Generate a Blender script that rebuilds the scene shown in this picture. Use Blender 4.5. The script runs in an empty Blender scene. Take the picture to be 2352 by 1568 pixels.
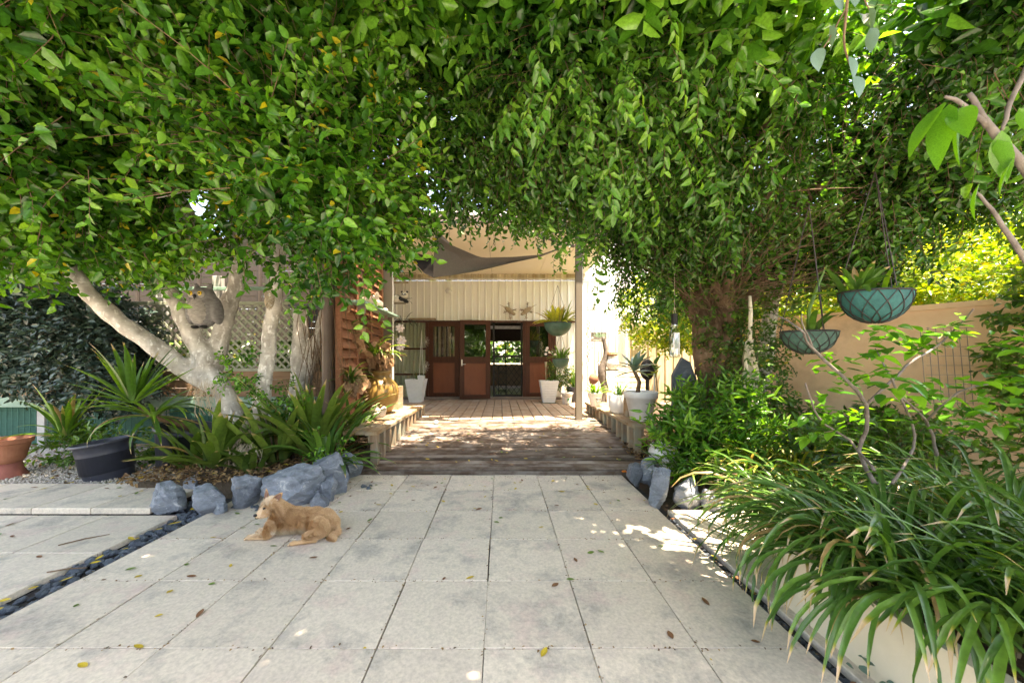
import bpy, bmesh, math, random
import numpy as np
from mathutils import Vector, Matrix, Euler
random.seed(7); rng = np.random.default_rng(11)
R = math.radians
sc = bpy.context.scene
COL = sc.collection

# ---------------------------------------------------------------- camera, sky, sun, exposure
CAM_H = 1.33
cam = bpy.data.cameras.new('camera'); co = bpy.data.objects.new('camera', cam); COL.objects.link(co)
co.location = (0, 0, CAM_H); co.rotation_euler = (R(90), 0, 0)
cam.sensor_width = 36; cam.lens = 12.28; cam.shift_x = 26/2352; cam.shift_y = 46/2352
cam.clip_start = .05; cam.clip_end = 600
cam.dof.use_dof = True; cam.dof.focus_distance = 5.0; cam.dof.aperture_fstop = 4.0
sc.camera = co
SUN = Vector((-.20, .20, -1)).normalized()
elev = math.asin(-SUN.z); az = math.atan2(-SUN.x, -SUN.y)
w = bpy.data.worlds.new('World'); sc.world = w; w.use_nodes = True
nt = w.node_tree; bg = nt.nodes['Background']
sky = nt.nodes.new('ShaderNodeTexSky'); sky.sky_type = 'NISHITA'; sky.sun_disc = False
sky.sun_elevation = elev; sky.sun_rotation = az; sky.air_density = 1.0; sky.dust_density = 2.5; sky.ozone_density = 1.0
nt.links.new(sky.outputs[0], bg.inputs[0]); bg.inputs[1].default_value = .15
sl = bpy.data.lights.new('sun', 'SUN'); sl.energy = 4.3; sl.angle = R(.53); sl.color = (1, .95, .86)
so = bpy.data.objects.new('sun', sl); COL.objects.link(so); so.rotation_euler = SUN.to_track_quat('-Z', 'Y').to_euler(); so.location = (0, 0, 12)
sc.view_settings.view_transform = 'Standard'; sc.view_settings.look = 'None'
sc.view_settings.exposure = 3.0; sc.view_settings.gamma = 1
sc.view_settings.use_white_balance = True; sc.view_settings.white_balance_temperature = 8500; sc.view_settings.white_balance_tint = 14
sc.cycles.max_bounces = 10; sc.cycles.diffuse_bounces = 5; sc.cycles.transmission_bounces = 5; sc.cycles.transparent_max_bounces = 8
sc.cycles.sample_clamp_indirect = 6; sc.cycles.caustics_reflective = False; sc.cycles.caustics_refractive = False

F = 802.0
def P(x, y, Y):                                  # measured picture point at depth Y -> world
    return Vector(((x-1150)/F*Y, Y, CAM_H-(y-830)/F*Y))

# ---------------------------------------------------------------- materials
def _nodes(name):
    m = bpy.data.materials.new(name); m.use_nodes = True
    n = m.node_tree; return m, n, n.nodes['Principled BSDF']
def _coords(n, scale=(1, 1, 1), gen=False):
    tc = n.nodes.new('ShaderNodeTexCoord'); oi = n.nodes.new('ShaderNodeObjectInfo')
    mp = n.nodes.new('ShaderNodeMapping'); mp.inputs['Scale'].default_value = scale
    mu = n.nodes.new('ShaderNodeMath'); mu.operation = 'MULTIPLY'; mu.inputs[1].default_value = 37.0
    n.links.new(oi.outputs['Random'], mu.inputs[0])
    ad = n.nodes.new('ShaderNodeVectorMath'); ad.operation = 'ADD'
    n.links.new(tc.outputs['Object'], ad.inputs[0]); n.links.new(mu.outputs[0], ad.inputs[1])
    n.links.new(ad.outputs[0], mp.inputs['Vector'])
    return mp.outputs[0], oi.outputs['Random']
def _noise(n, vec, scale, detail=6, rough=.6, dist=0):
    t = n.nodes.new('ShaderNodeTexNoise'); t.inputs['Scale'].default_value = scale
    t.inputs['Detail'].default_value = detail; t.inputs['Roughness'].default_value = rough; t.inputs['Distortion'].default_value = dist
    n.links.new(vec, t.inputs['Vector']); return t.outputs['Fac']
def _ramp(n, fac, stops):
    r = n.nodes.new('ShaderNodeValToRGB'); e = r.color_ramp.elements
    while len(e) < len(stops): e.new(.5)
    for k, (p, c) in enumerate(stops): e[k].position = p; e[k].color = (*c, 1)
    n.links.new(fac, r.inputs[0]); return r.outputs[0]
def _mix(n, a, b, fac, mode='MIX'):
    m = n.nodes.new('ShaderNodeMix'); m.data_type = 'RGBA'; m.blend_type = mode
    for s, v in ((m.inputs[0], fac), (m.inputs[6], a), (m.inputs[7], b)):
        if hasattr(v, 'links') or hasattr(v, 'is_linked'): n.links.new(v, s)
        elif isinstance(v, tuple): s.default_value = (*v, 1)
        else: s.default_value = v
    return m.outputs[2]
def _bump(n, bs, h, strength, dist=.01):
    b = n.nodes.new('ShaderNodeBump'); b.inputs['Strength'].default_value = strength; b.inputs['Distance'].default_value = dist
    n.links.new(h, b.inputs['Height']); n.links.new(b.outputs[0], bs.inputs['Normal'])
def _vary(n, col, rnd, amt):
    h = n.nodes.new('ShaderNodeHueSaturation'); mr = n.nodes.new('ShaderNodeMapRange')
    mr.inputs[3].default_value = 1-amt; mr.inputs[4].default_value = 1+amt
    n.links.new(rnd, mr.inputs[0]); n.links.new(mr.outputs[0], h.inputs['Value']); n.links.new(col, h.inputs['Color']); return h.outputs[0]
def mat(name, c1, c2=None, scale=6, rough=.6, bump=0, stretch=(1, 1, 1), c3=None, vary=0, detail=6, spec=.4, lo=.35, hi=.68, metal=0, bscale=None, dist=.01):
    m, n, b = _nodes(name); vec, rnd = _coords(n, stretch)
    c2 = c2 or tuple(v*.8 for v in c1)
    f = _noise(n, vec, scale, detail)
    stops = [(lo, c1), (hi, c2)] if c3 is None else [(lo, c1), ((lo+hi)/2, c2), (hi, c3)]
    c = _ramp(n, f, stops)
    if vary: c = _vary(n, c, rnd, vary)
    n.links.new(c, b.inputs['Base Color']); b.inputs['Roughness'].default_value = rough
    b.inputs['Specular IOR Level'].default_value = spec; b.inputs['Metallic'].default_value = metal
    if bump:
        h = _noise(n, vec, bscale or scale*4, 5); _bump(n, b, h, bump, dist)
    return m
def wood(name, c1, c2, axis=0, rough=.75, vary=.22, grey=None, bump=.5, sc_=1.0, ln=1.3):
    m, n, b = _nodes(name); s = [22*sc_]*3; s[axis] = ln
    vec, rnd = _coords(n, tuple(s)); f = _noise(n, vec, 2.2, 8, .65, .6)
    c = _ramp(n, f, [(.3, c1), (.7, c2)])
    vec2, _ = _coords(n); f2 = _noise(n, vec2, 3.5, 6)
    if grey: 
        g = _ramp(n, f2, [(.42, (0, 0, 0)), (.62, (1, 1, 1))]); c = _mix(n, c, grey, g)
    c = _vary(n, c, rnd, vary)
    n.links.new(c, b.inputs['Base Color']); b.inputs['Roughness'].default_value = rough; b.inputs['Specular IOR Level'].default_value = .25
    _bump(n, b, f, bump, .006); return m
def leafmat(name, dark, mid, light, trans=.35, rough=.33, yellow=None, spec=.5, tips=False, tcol=None):
    """leaf: per-leaf attribute rnd drives its own hue; part of the light passes through"""
    m, n, b = _nodes(name); out = n.nodes['Material Output']
    at = n.nodes.new('ShaderNodeAttribute'); at.attribute_name = 'rnd'
    st = [(.0, dark), (.45, mid), (.9, light)]
    if yellow: st = [(.0, dark), (.45, mid), (.90, light), (.975, light), (.985, yellow)]
    if tips:
        st = [(.0, dark), (.45, mid), (.90, light), (.95, light), (.965, (.36, .25, .12))]
        oi = n.nodes.new('ShaderNodeObjectInfo'); src = oi.outputs['Random']
    else: src = at.outputs['Fac']
    c = _ramp(n, src, st)
    tc = n.nodes.new('ShaderNodeTexCoord')
    f = _noise(n, tc.outputs['Object'], 60 if not tips else 25, 3)
    c = _mix(n, c, _ramp(n, f, [(.3, (.62, .62, .62)), (.7, (1.25, 1.25, 1.25))]), .8, 'MULTIPLY')
    if tips:
        t = n.nodes.new('ShaderNodeAttribute'); t.attribute_name = 't'
        ma = n.nodes.new('ShaderNodeMath'); ma.operation = 'MULTIPLY_ADD'; ma.inputs[1].default_value = .11
        frac = n.nodes.new('ShaderNodeMath'); frac.operation = 'FRACT'; mm = n.nodes.new('ShaderNodeMath'); mm.operation = 'MULTIPLY'; mm.inputs[1].default_value = 7.3
        n.links.new(oi.outputs['Random'], mm.inputs[0]); n.links.new(mm.outputs[0], frac.inputs[0])
        n.links.new(frac.outputs[0], ma.inputs[0]); n.links.new(t.outputs['Fac'], ma.inputs[2])
        k = _ramp(n, ma.outputs[0], [(.0, (0, 0, 0)), (.95, (0, 0, 0)), (1.0, (1, 1, 1))])
        tc2 = _ramp(n, ma.outputs[0], [(.97, (.40, .34, .03)), (1.0, (.50, .38, .26))])
        c = _mix(n, c, tc2, k)
        mr = _ramp(n, t.outputs['Fac'], [(0, (.5, .6, .35)), (.25, (0, 0, 0))]); c = _mix(n, c, mr, .12, 'ADD')
    n.links.new(c, b.inputs['Base Color']); b.inputs['Roughness'].default_value = rough; b.inputs['Specular IOR Level'].default_value = spec
    tr = n.nodes.new('ShaderNodeBsdfTranslucent'); ms = n.nodes.new('ShaderNodeMixShader'); ms.inputs[0].default_value = trans
    tcc = _mix(n, c, tcol or (1.6, 1.5, .5), 1.0, 'MULTIPLY'); n.links.new(tcc, tr.inputs['Color'])
    n.links.new(b.outputs[0], ms.inputs[1]); n.links.new(tr.outputs[0], ms.inputs[2]); n.links.new(ms.outputs[0], out.inputs['Surface'])
    return m
def glass(name, refl=.25, tint=(.8, .85, .82)):
    m, n, b = _nodes(name); out = n.nodes['Material Output']
    tr = n.nodes.new('ShaderNodeBsdfTransparent'); tr.inputs[0].default_value = (*tint, 1)
    gl = n.nodes.new('ShaderNodeBsdfGlossy'); gl.inputs['Roughness'].default_value = .02
    ms = n.nodes.new('ShaderNodeMixShader'); ms.inputs[0].default_value = refl
    n.links.new(tr.outputs[0], ms.inputs[1]); n.links.new(gl.outputs[0], ms.inputs[2]); n.links.new(ms.outputs[0], out.inputs['Surface'])
    return m
def paver_mat():
    m, n, b = _nodes('paver_stone'); vec, rnd = _coords(n)
    f1 = _noise(n, vec, 2.9, 10, .72); c = _ramp(n, f1, [(.30, (.57, .50, .43)), (.5, (.64, .57, .475)), (.66, (.37, .345, .31))])
    f2 = _noise(n, vec, 5.0, 4); c = _mix(n, c, (.62, .46, .42), _ramp(n, f2, [(.55, (0, 0, 0)), (.72, (.5, .5, .5))]))
    f3 = _noise(n, vec, 55, 6, .7); c = _mix(n, c, _ramp(n, f3, [(.3, (.78, .78, .78)), (.62, (1.08, 1.08, 1.08))]), 1.0, 'MULTIPLY')
    f4 = _noise(n, vec, 8, 9, .75); c = _mix(n, c, (.22, .21, .20), _ramp(n, f4, [(.60, (0, 0, 0)), (.78, (.55, .55, .55))]))
    c = _vary(n, c, rnd, .07); n.links.new(c, b.inputs['Base Color']); b.inputs['Roughness'].default_value = .8; b.inputs['Specular IOR Level'].default_value = .25
    _bump(n, b, f3, .25, .003); return m
def rock_mat(name, a, bb, v):
    m, n, b = _nodes(name); vec, rnd = _coords(n, (1, 1, 2.2))
    f1 = _noise(n, vec, 5, 9, .65, 1.2); c = _ramp(n, f1, [(.3, a), (.6, bb), (.72, v)])
    vr = n.nodes.new('ShaderNodeTexVoronoi'); vr.feature = 'DISTANCE_TO_EDGE'; vr.inputs['Scale'].default_value = 9
    f2 = _noise(n, vec, 14, 8, .7, 2.5); c = _mix(n, c, v, _ramp(n, f2, [(.6, (0, 0, 0)), (.68, (.8, .8, .8))]))
    f3 = _noise(n, vec, 4, 5); c = _mix(n, c, (.30, .20, .10), _ramp(n, f3, [(.64, (0, 0, 0)), (.75, (.5, .5, .5))]))
    n.links.new(_vary(n, c, rnd, .18), b.inputs['Base Color']); b.inputs['Roughness'].default_value = .55
    _bump(n, b, _noise(n, vec, 18, 9, .7, 1.0), .9, .02); return m
def bark_mat(name, a, bb, spot, sp=.8):
    m, n, b = _nodes(name); vec, rnd = _coords(n, (1, 1, .6))
    f1 = _noise(n, vec, 9, 8, .6); c = _ramp(n, f1, [(.32, a), (.62, bb)])
    f2 = _noise(n, vec, 26, 3, .5); c = _mix(n, c, spot, _ramp(n, f2, [(.58, (0, 0, 0)), (.64, (sp, sp, sp))]))
    vec3, _ = _coords(n, (1, 1, 7)); f3 = _noise(n, vec3, 12, 6, .7); c = _mix(n, c, _ramp(n, f3, [(.35, (.62, .58, .54)), (.6, (1.1, 1.1, 1.1))]), .38, 'MULTIPLY')
    n.links.new(c, b.inputs['Base Color']); b.inputs['Roughness'].default_value = .8
    _bump(n, b, f3, .22, .010); return m
def plain(name, c, rough=.5, metal=0, emit=None, e=0, spec=.5, lo=.74):
    m, n, b = _nodes(name); vec, rnd = _coords(n); f = _noise(n, vec, 14, 5)
    cc = _ramp(n, f, [(.3, tuple(v*lo for v in c)), (.62, c)]); n.links.new(cc, b.inputs['Base Color'])
    b.inputs['Roughness'].default_value = rough; b.inputs['Metallic'].default_value = metal; b.inputs['Specular IOR Level'].default_value = spec
    if emit: b.inputs['Emission Color'].default_value = (*emit, 1); b.inputs['Emission Strength'].default_value = e
    return m
def fabric(name, stops, axis=0, scale=1.0, rough=.9, trans=0, tile=None):
    """striped cloth along local x"""
    m, n, b = _nodes(name); tc = n.nodes.new('ShaderNodeTexCoord'); sp = n.nodes.new('ShaderNodeSeparateXYZ'); n.links.new(tc.outputs['Object'], sp.inputs[0])
    ma = n.nodes.new('ShaderNodeMath'); ma.operation = 'MULTIPLY'; ma.inputs[1].default_value = scale; n.links.new(sp.outputs[axis], ma.inputs[0])
    fr = n.nodes.new('ShaderNodeMath'); fr.operation = 'FRACT'; n.links.new(ma.outputs[0], fr.inputs[0])
    r = n.nodes.new('ShaderNodeValToRGB'); r.color_ramp.interpolation = 'CONSTANT'; e = r.color_ramp.elements
    while len(e) < len(stops): e.new(.5)
    for k, (p, c) in enumerate(stops): e[k].position = p; e[k].color = (*c, 1)
    n.links.new(fr.outputs[0], r.inputs[0]); n.links.new(r.outputs[0], b.inputs['Base Color']); b.inputs['Roughness'].default_value = rough; return m

M = {}
M['paver'] = paver_mat()
M['paver_side'] = mat('paver_cream', (.62, .55, .42), (.5, .43, .33), 8, .8, .3)
M['earth'] = mat('earth', (.055, .038, .025), (.10, .075, .05), 9, .95, .8, dist=.03)
M['concrete'] = mat('concrete', (.42, .40, .36), (.52, .49, .44), 1.5, .85, .2)
M['channel'] = mat('channel_base', (.02, .02, .022), (.05, .05, .055), 20, .9, .5)
M['pebble'] = rock_mat('pebble_slate', (.045, .06, .085), (.12, .16, .21), (.3, .34, .38))
M['rock'] = rock_mat('blue_rock', (.085, .105, .135), (.21, .245, .295), (.52, .54, .56))
M['gravel'] = mat('pale_gravel', (.28, .26, .23), (.45, .43, .39), 30, .8, .2, c3=(.12, .10, .08))
M['deck_old'] = wood('deck_weathered', (.028, .017, .012), (.13, .088, .064), 0, .6, .5, (.20, .175, .155), 1.0, ln=.45)
M['deck_new'] = wood('deck_brown', (.22, .145, .10), (.36, .255, .19), 1, .65, .12, (.36, .29, .23), .5, ln=.22)
M['bench'] = wood('bench_timber', (.22, .13, .065), (.38, .26, .15), 1, .75, .2, (.33, .29, .22), .7)
M['bench_v'] = wood('bench_timber_upright', (.24, .15, .09), (.40, .29, .20), 2, .75, .3, (.30, .30, .24), .7)
M['sleeper'] = wood('sleeper_timber', (.24, .20, .15), (.42, .38, .31), 0, .85, .1, None, .9)
M['fence_t'] = wood('fence_timber', (.17, .10, .06), (.30, .20, .13), 0, .8, .2)
M['door'] = wood('door_timber', (.052, .018, .011), (.10, .036, .021), 2, .42, .06, None, .15)
M['door_panel'] = mat('door_panel_ply', (.17, .048, .022), (.21, .065, .03), 3, .45, .05, (1, 1, .3), c3=(.085, .03, .016), lo=.3, hi=.75)
M['louvre'] = wood('louvre_cedar', (.17, .065, .032), (.33, .15, .085), 1, .6, .25, None, .4)
M['post'] = mat('painted_post', (.12, .10, .075), (.16, .135, .105), 5, .6, .1, (1, 1, .2))
M['trim'] = mat('brown_trim', (.16, .12, .10), (.21, .165, .14), 4, .6)
M['cream_clad'] = mat('cream_cladding', (.80, .79, .74), (.84, .83, .79), 2.2, .42, .03, (1, 1, .25), c3=(.72, .69, .62), spec=.4)
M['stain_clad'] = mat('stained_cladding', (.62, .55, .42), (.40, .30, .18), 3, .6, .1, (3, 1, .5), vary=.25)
M['fence_clad'] = mat('beige_fence_steel', (.50, .40, .27), (.60, .50, .36), 3, .6, .1, (1, 1, .2), c3=(.36, .27, .17))
M['soffit'] = mat('cream_soffit', (.86, .78, .62), (.90, .82, .68), 1.2, .7)
M['render_wall'] = mat('peach_render', (.70, .44, .26), (.80, .55, .35), 2.0, .85, .25, c3=(.50, .32, .19), hi=.75)
M['cream_render'] = mat('cream_render', (.64, .57, .44), (.70, .63, .50), 4, .85, .3, c3=(.50, .42, .30), hi=.8)
M['green_paint'] = mat('sage_green_paint', (.17, .29, .235), (.22, .34, .28), 6, .6, .1)
M['lattice'] = mat('lattice_cream', (.26, .285, .22), (.33, .355, .28), 8, .7, .1)
M['grey_paint'] = mat('grey_paint', (.42, .42, .42), (.34, .34, .33), 5, .7, .1)
M['net'] = plain('green_netting', (.03, .13, .10), .8)
M['bark_l'] = bark_mat('smooth_grey_bark', (.29, .265, .235), (.60, .575, .54), (.77, .76, .74))
M['bark_r'] = bark_mat('brown_fig_bark', (.085, .048, .028), (.21, .13, .08), (.34, .26, .18), .5)
M['twig'] = mat('twig_brown', (.11, .066, .038), (.20, .13, .078), 20, .8, .2)
M['twig_grey'] = mat('twig_grey', (.10, .083, .072), (.20, .17, .152), 20, .8, .3)
M['leaf_l'] = leafmat('fig_leaf_left', (.016, .074, .012), (.052, .19, .020), (.17, .40, .045), .40, .24, (.48, .42, .04))
M['leaf_r'] = leafmat('weeping_fig_leaf', (.015, .062, .013), (.040, .14, .022), (.12, .30, .042), .40, .27, (.45, .34, .03))
M['leaf_n'] = leafmat('new_growth_leaf', (.05, .18, .03), (.10, .28, .04), (.22, .44, .06), .40, .24)
M['leaf_y'] = leafmat('sunny_hedge_leaf', (.07, .17, .015), (.20, .34, .03), (.46, .52, .07), .5, .4, (.6, .45, .05))  # sunlight on the far hedge and bush is put into the yellow
M['leaf_d'] = leafmat('dark_hedge_leaf', (.022, .042, .038), (.035, .07, .062), (.07, .115, .10), .15, .28)
M['leaf_g'] = leafmat('shrub_leaf', (.03, .085, .014), (.055, .15, .02), (.12, .24, .035), .35, .38, (.4, .34, .05))
M['leaf_b'] = leafmat('blue_grey_leaf', (.07, .14, .12), (.11, .20, .17), (.16, .26, .22), .2, .35)
M['strap'] = leafmat('strap_leaf', (.032, .098, .018), (.058, .15, .03), (.11, .235, .04), .28, .32, tips=True)
M['strap_y'] = leafmat('yucca_leaf', (.045, .12, .02), (.08, .20, .025), (.16, .32, .03), .3, .36, tips=True)
M['strap_w'] = leafmat('broad_strap_leaf', (.05, .11, .02), (.09, .17, .03), (.15, .24, .045), .3, .42, tips=True)
M['strap_lit'] = leafmat('sunlit_strap_leaf', (.14, .19, .03), (.28, .33, .04), (.42, .42, .06), .4, .4, tips=True)  # lit copy of the strap leaf, sunlight painted as gold
M['white_pot'] = plain('white_glaze', (.80, .80, .81), .35, lo=.91)
M['black_pot'] = plain('charcoal_plastic', (.036, .042, .062), .45)
M['terracotta'] = mat('terracotta', (.28, .11, .062), (.38, .165, .10), 7, .8, .2)
M['terracotta_r'] = mat('terracotta_red', (.26, .085, .07), (.33, .12, .09), 7, .75, .2)
M['jar'] = mat('ochre_glaze', (.19, .115, .035), (.27, .165, .05), 3, .28, .05)
M['teal'] = mat('teal_liner', (.015, .09, .09), (.025, .14, .13), 12, .8, .4)
M['teal_d'] = mat('faded_green_liner', (.035, .085, .07), (.06, .13, .10), 8, .8, .5)
M['green_plastic'] = plain('dark_green_plastic', (.05, .12, .09), .45)
M['wire'] = plain('dark_wire', (.05, .04, .04), .6, .3)
M['metal'] = plain('brushed_metal', (.6, .58, .54), .35, .9)
M['sail'] = mat('grey_shade_cloth', (.115, .11, .108), (.15, .143, .14), 60, .9, .15)
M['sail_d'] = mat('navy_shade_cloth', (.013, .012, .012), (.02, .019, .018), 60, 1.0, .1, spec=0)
M['soil'] = mat('potting_soil', (.05, .03, .02), (.16, .09, .05), 40, .95, .9, dist=.02)
M['shell'] = mat('sea_shell', (.62, .47, .36), (.78, .66, .56), 14, .5, .2)
M['drift'] = mat('dried_frond', (.26, .14, .075), (.50, .31, .18), 14, .85, .6)
M['pinkwhite'] = plain('white_petal', (.85, .72, .68), .7)
M['orange'] = plain('orange_petal', (.85, .22, .02), .6)
M['cloth'] = plain('white_cloth', (.78, .70, .56), .85)
M['black'] = plain('matt_black', (.012, .011, .012), .6)
M['pale'] = plain('cream_plush', (.75, .70, .60), .9)
M['rope'] = plain('natural_rope', (.45, .38, .28), .9)
M['owl'] = mat('owl_feather_grey', (.13, .125, .125), (.24, .235, .23), 22, .8, .5, (1, 1, 3))
M['owl_b'] = mat('owl_breast', (.34, .32, .29), (.60, .56, .52), 26, .85, .9, (1, 1, 3.5), dist=.03)
M['eye_y'] = plain('amber_eye', (.62, .42, .03), .2)
M['slate'] = rock_mat('slate_slab', (.05, .065, .09), (.09, .11, .14), (.16, .18, .2))
M['glass'] = glass('window_glass', .09, (.9, .92, .9))
M['glass_m'] = glass('door_glass', .16, (.5, .55, .5))
M['bottle'] = glass('bottle_glass', .25, (.85, .9, .9))
M['curtain'] = fabric('striped_curtain', [(0, (.42, .34, .25)), (.42, (.05, .03, .04)), (.75, (.34, .30, .27))], 0, 7.2)
M['net_curtain'] = mat('grey_curtain', (.58, .58, .44), (.72, .72, .56), 4, .85, 0, (1, 1, .1))
M['lit_in_wall'] = mat('lit_interior_wall', (.50, .41, .29), (.58, .49, .36), 3, .8)  # light on the lower back wall is put into this paler colour
M['dark_in'] = plain('dim_interior', (.10, .075, .055), .8)  # dimness of the room is put into this dark colour
M['floor_in'] = plain('interior_floor', (.36, .29, .22), .4)
M['leaf_fy'] = plain('fallen_yellow', (.55, .40, .04), .6)
M['leaf_fg'] = plain('fallen_green', (.12, .22, .03), .5)
M['leaf_fb'] = plain('fallen_brown', (.20, .09, .04), .7)
M['white'] = plain('white_paint', (.75, .73, .70), .5)
M['emu'] = mat('stone_ornament', (.30, .23, .15), (.42, .34, .24), 10, .7, .4)

# ---------------------------------------------------------------- object helpers
def tag(o, label=None, cat=None, group=None, kind=None):
    if label: o['label'] = label
    if cat: o['category'] = cat
    if group: o['group'] = group
    if kind: o['kind'] = kind
    return o
def wloc(o):
    v = Vector((0, 0, 0))
    while o is not None: v = v + Vector(o.location); o = o.parent
    return v
def empty(name, loc, label=None, cat=None, group=None, kind=None):
    o = bpy.data.objects.new(name, None); COL.objects.link(o); o.location = loc; o.empty_display_size = .1
    return tag(o, label, cat, group, kind)
def put(name, me, loc=(0, 0, 0), parent=None, rot=(0, 0, 0), scale=(1, 1, 1), **k):
    """link mesh at a world place (parents are never rotated)"""
    o = bpy.data.objects.new(name, me); COL.objects.link(o)
    if parent is not None: o.parent = parent; loc = Vector(loc) - wloc(parent)
    o.location = loc; o.rotation_euler = rot; o.scale = scale if hasattr(scale, '__len__') else (scale,)*3
    return tag(o, **k)
def npmesh(name, V, Fc, m, rnd=None, t=None, smooth=False):
    me = bpy.data.meshes.new(name); V = np.asarray(V, np.float32)
    if isinstance(Fc, np.ndarray):
        k = Fc.shape[1]; n = len(Fc)
        me.vertices.add(len(V)); me.vertices.foreach_set('co', V.ravel())
        me.loops.add(n*k); me.loops.foreach_set('vertex_index', Fc.astype(np.int32).ravel())
        me.polygons.add(n); me.polygons.foreach_set('loop_start', np.arange(0, n*k, k, dtype=np.int32)); me.polygons.foreach_set('loop_total', np.full(n, k, np.int32))
        me.update(calc_edges=True)
    else:
        me.from_pydata([tuple(v) for v in V.tolist()], [], Fc)
    for nm, a in (('rnd', rnd), ('t', t)):
        if a is not None:
            at = me.attributes.new(nm, 'FLOAT', 'POINT'); at.data.foreach_set('value', np.asarray(a, np.float32))
    if m is not None: me.materials.append(m)
    if smooth: me.polygons.foreach_set('use_smooth', np.ones(len(me.polygons), bool))
    return me
class MB:
    def __init__(s): s.v = []; s.f = []
    def add(s, V, Fc):
        b = len(s.v); s.v += [Vector(p) for p in V]; s.f += [tuple(i+b for i in f) for f in Fc]; return s
    def box(s, c, d, rot=None, bev=0):
        x, y, z = (q/2 for q in d)
        if bev:
            e = bev; V = []; 
            for sx in (-1, 1):
                for sy in (-1, 1):
                    V += [(sx*x, sy*y, -z), (sx*x, sy*y, z-e), (sx*(x-e), sy*(y-e), z)]
            Fc = [(0, 3, 9, 6), (0, 1, 4, 3), (3, 4, 10, 9), (9, 10, 7, 6), (6, 7, 1, 0), (1, 2, 5, 4), (4, 5, 11, 10), (10, 11, 8, 7), (7, 8, 2, 1), (2, 8, 11, 5)]
        else:
            V = [(sx*x, sy*y, sz*z) for sx in (-1, 1) for sy in (-1, 1) for sz in (-1, 1)]
            Fc = [(0, 1, 3, 2), (4, 6, 7, 5), (0, 4, 5, 1), (2, 3, 7, 6), (0, 2, 6, 4), (1, 5, 7, 3)]
        Rm = Euler(rot).to_matrix() if rot else Matrix.Identity(3)
        return s.add([Rm @ Vector(p) + Vector(c) for p in V], Fc)
    def tube(s, pts, r, n=8, cap=True):
        pts = [Vector(p) for p in pts]; r = r if hasattr(r, '__len__') else [r]*len(pts)
        ref = None; V = []; Fc = []
        for i, p in enumerate(pts):
            d = (pts[min(i+1, len(pts)-1)] - pts[max(i-1, 0)]).normalized()
            if ref is None: ref = d.orthogonal().normalized()
            ref = (ref - d*ref.dot(d)).normalized(); q = d.cross(ref)
            V += [p + (ref*math.cos(2*math.pi*k/n) + q*math.sin(2*math.pi*k/n))*r[i] for k in range(n)]
        for i in range(len(pts)-1):
            for k in range(n): a = i*n+k; b = i*n+(k+1) % n; Fc.append((a, b, b+n, a+n))
        if cap: Fc.append(tuple(range(n-1, -1, -1))); Fc.append(tuple(range(len(V)-n, len(V))))
        return s.add(V, Fc)
    def lathe(s, prof, n=28, c=(0, 0, 0), square=False, flat=1.0):
        V = []; Fc = []
        for r, z in prof:
            for k in range(n):
                a = 2*math.pi*(k+.5)/n; q = 1
                if square: q = 1/max(abs(math.cos(a)), abs(math.sin(a)))
                V.append((c[0]+r*q*math.cos(a), c[1]+r*q*math.sin(a)*flat, c[2]+z))
        for i in range(len(prof)-1):
            for k in range(n): a = i*n+k; b = i*n+(k+1) % n; Fc.append((a, b, b+n, a+n))
        return s.add(V, Fc)
    def ball(s, c, r, n=12, m=8, rot=None):
        r = r if hasattr(r, '__len__') else (r, r, r); Rm = Euler(rot).to_matrix() if rot else Matrix.Identity(3)
        V = [Rm @ Vector((0, 0, -r[2]))]; Fc = []
        for i in range(1, m):
            t = math.pi*i/m - math.pi/2
            for k in range(n): a = 2*math.pi*k/n; V.append(Rm @ Vector((r[0]*math.cos(t)*math.cos(a), r[1]*math.cos(t)*math.sin(a), r[2]*math.sin(t))))
        V.append(Rm @ Vector((0, 0, r[2])))
        for k in range(n): Fc.append((0, 1+(k+1) % n, 1+k)); Fc.append((len(V)-1, len(V)-1-n+k, len(V)-1-n+(k+1) % n))
        for i in range(m-2):
            for k in range(n): a = 1+i*n+k; b = 1+i*n+(k+1) % n; Fc.append((a, b, b+n, a+n))
        return s.add([p+Vector(c) for p in V], Fc)
    def quad(s, a, b, c, d): return s.add([a, b, c, d], [(0, 1, 2, 3)])
    def mesh(s, name, m, smooth=False, origin=None):
        o = Vector(origin) if origin is not None else Vector((0, 0, 0))
        me = bpy.data.meshes.new(name); me.from_pydata([tuple(v-o) for v in s.v], [], s.f)
        if m: me.materials.append(m)
        if smooth: me.polygons.foreach_set('use_smooth', [True]*len(me.polygons))
        me.update(); return me
def part(name, mb, m, parent, loc=None, smooth=False, **k):
    """mb is in parent-local coordinates relative to loc (default parent's base)"""
    return put(name, mb.mesh(name, m, smooth), wloc(parent) if loc is None else loc, parent, **k)
_bx = {}
def bmesh_box(d, bev, m):
    k = (tuple(round(q, 4) for q in d), bev, m.name)
    if k not in _bx: _bx[k] = MB().box((0, 0, 0), d, bev=bev).mesh('board', m)
    return _bx[k]
def board(name, c, d, m, parent, bev=.004, rot=(0, 0, 0), **k): return put(name, bmesh_box(d, bev, M[m]), c, parent, rot, **k)

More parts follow.
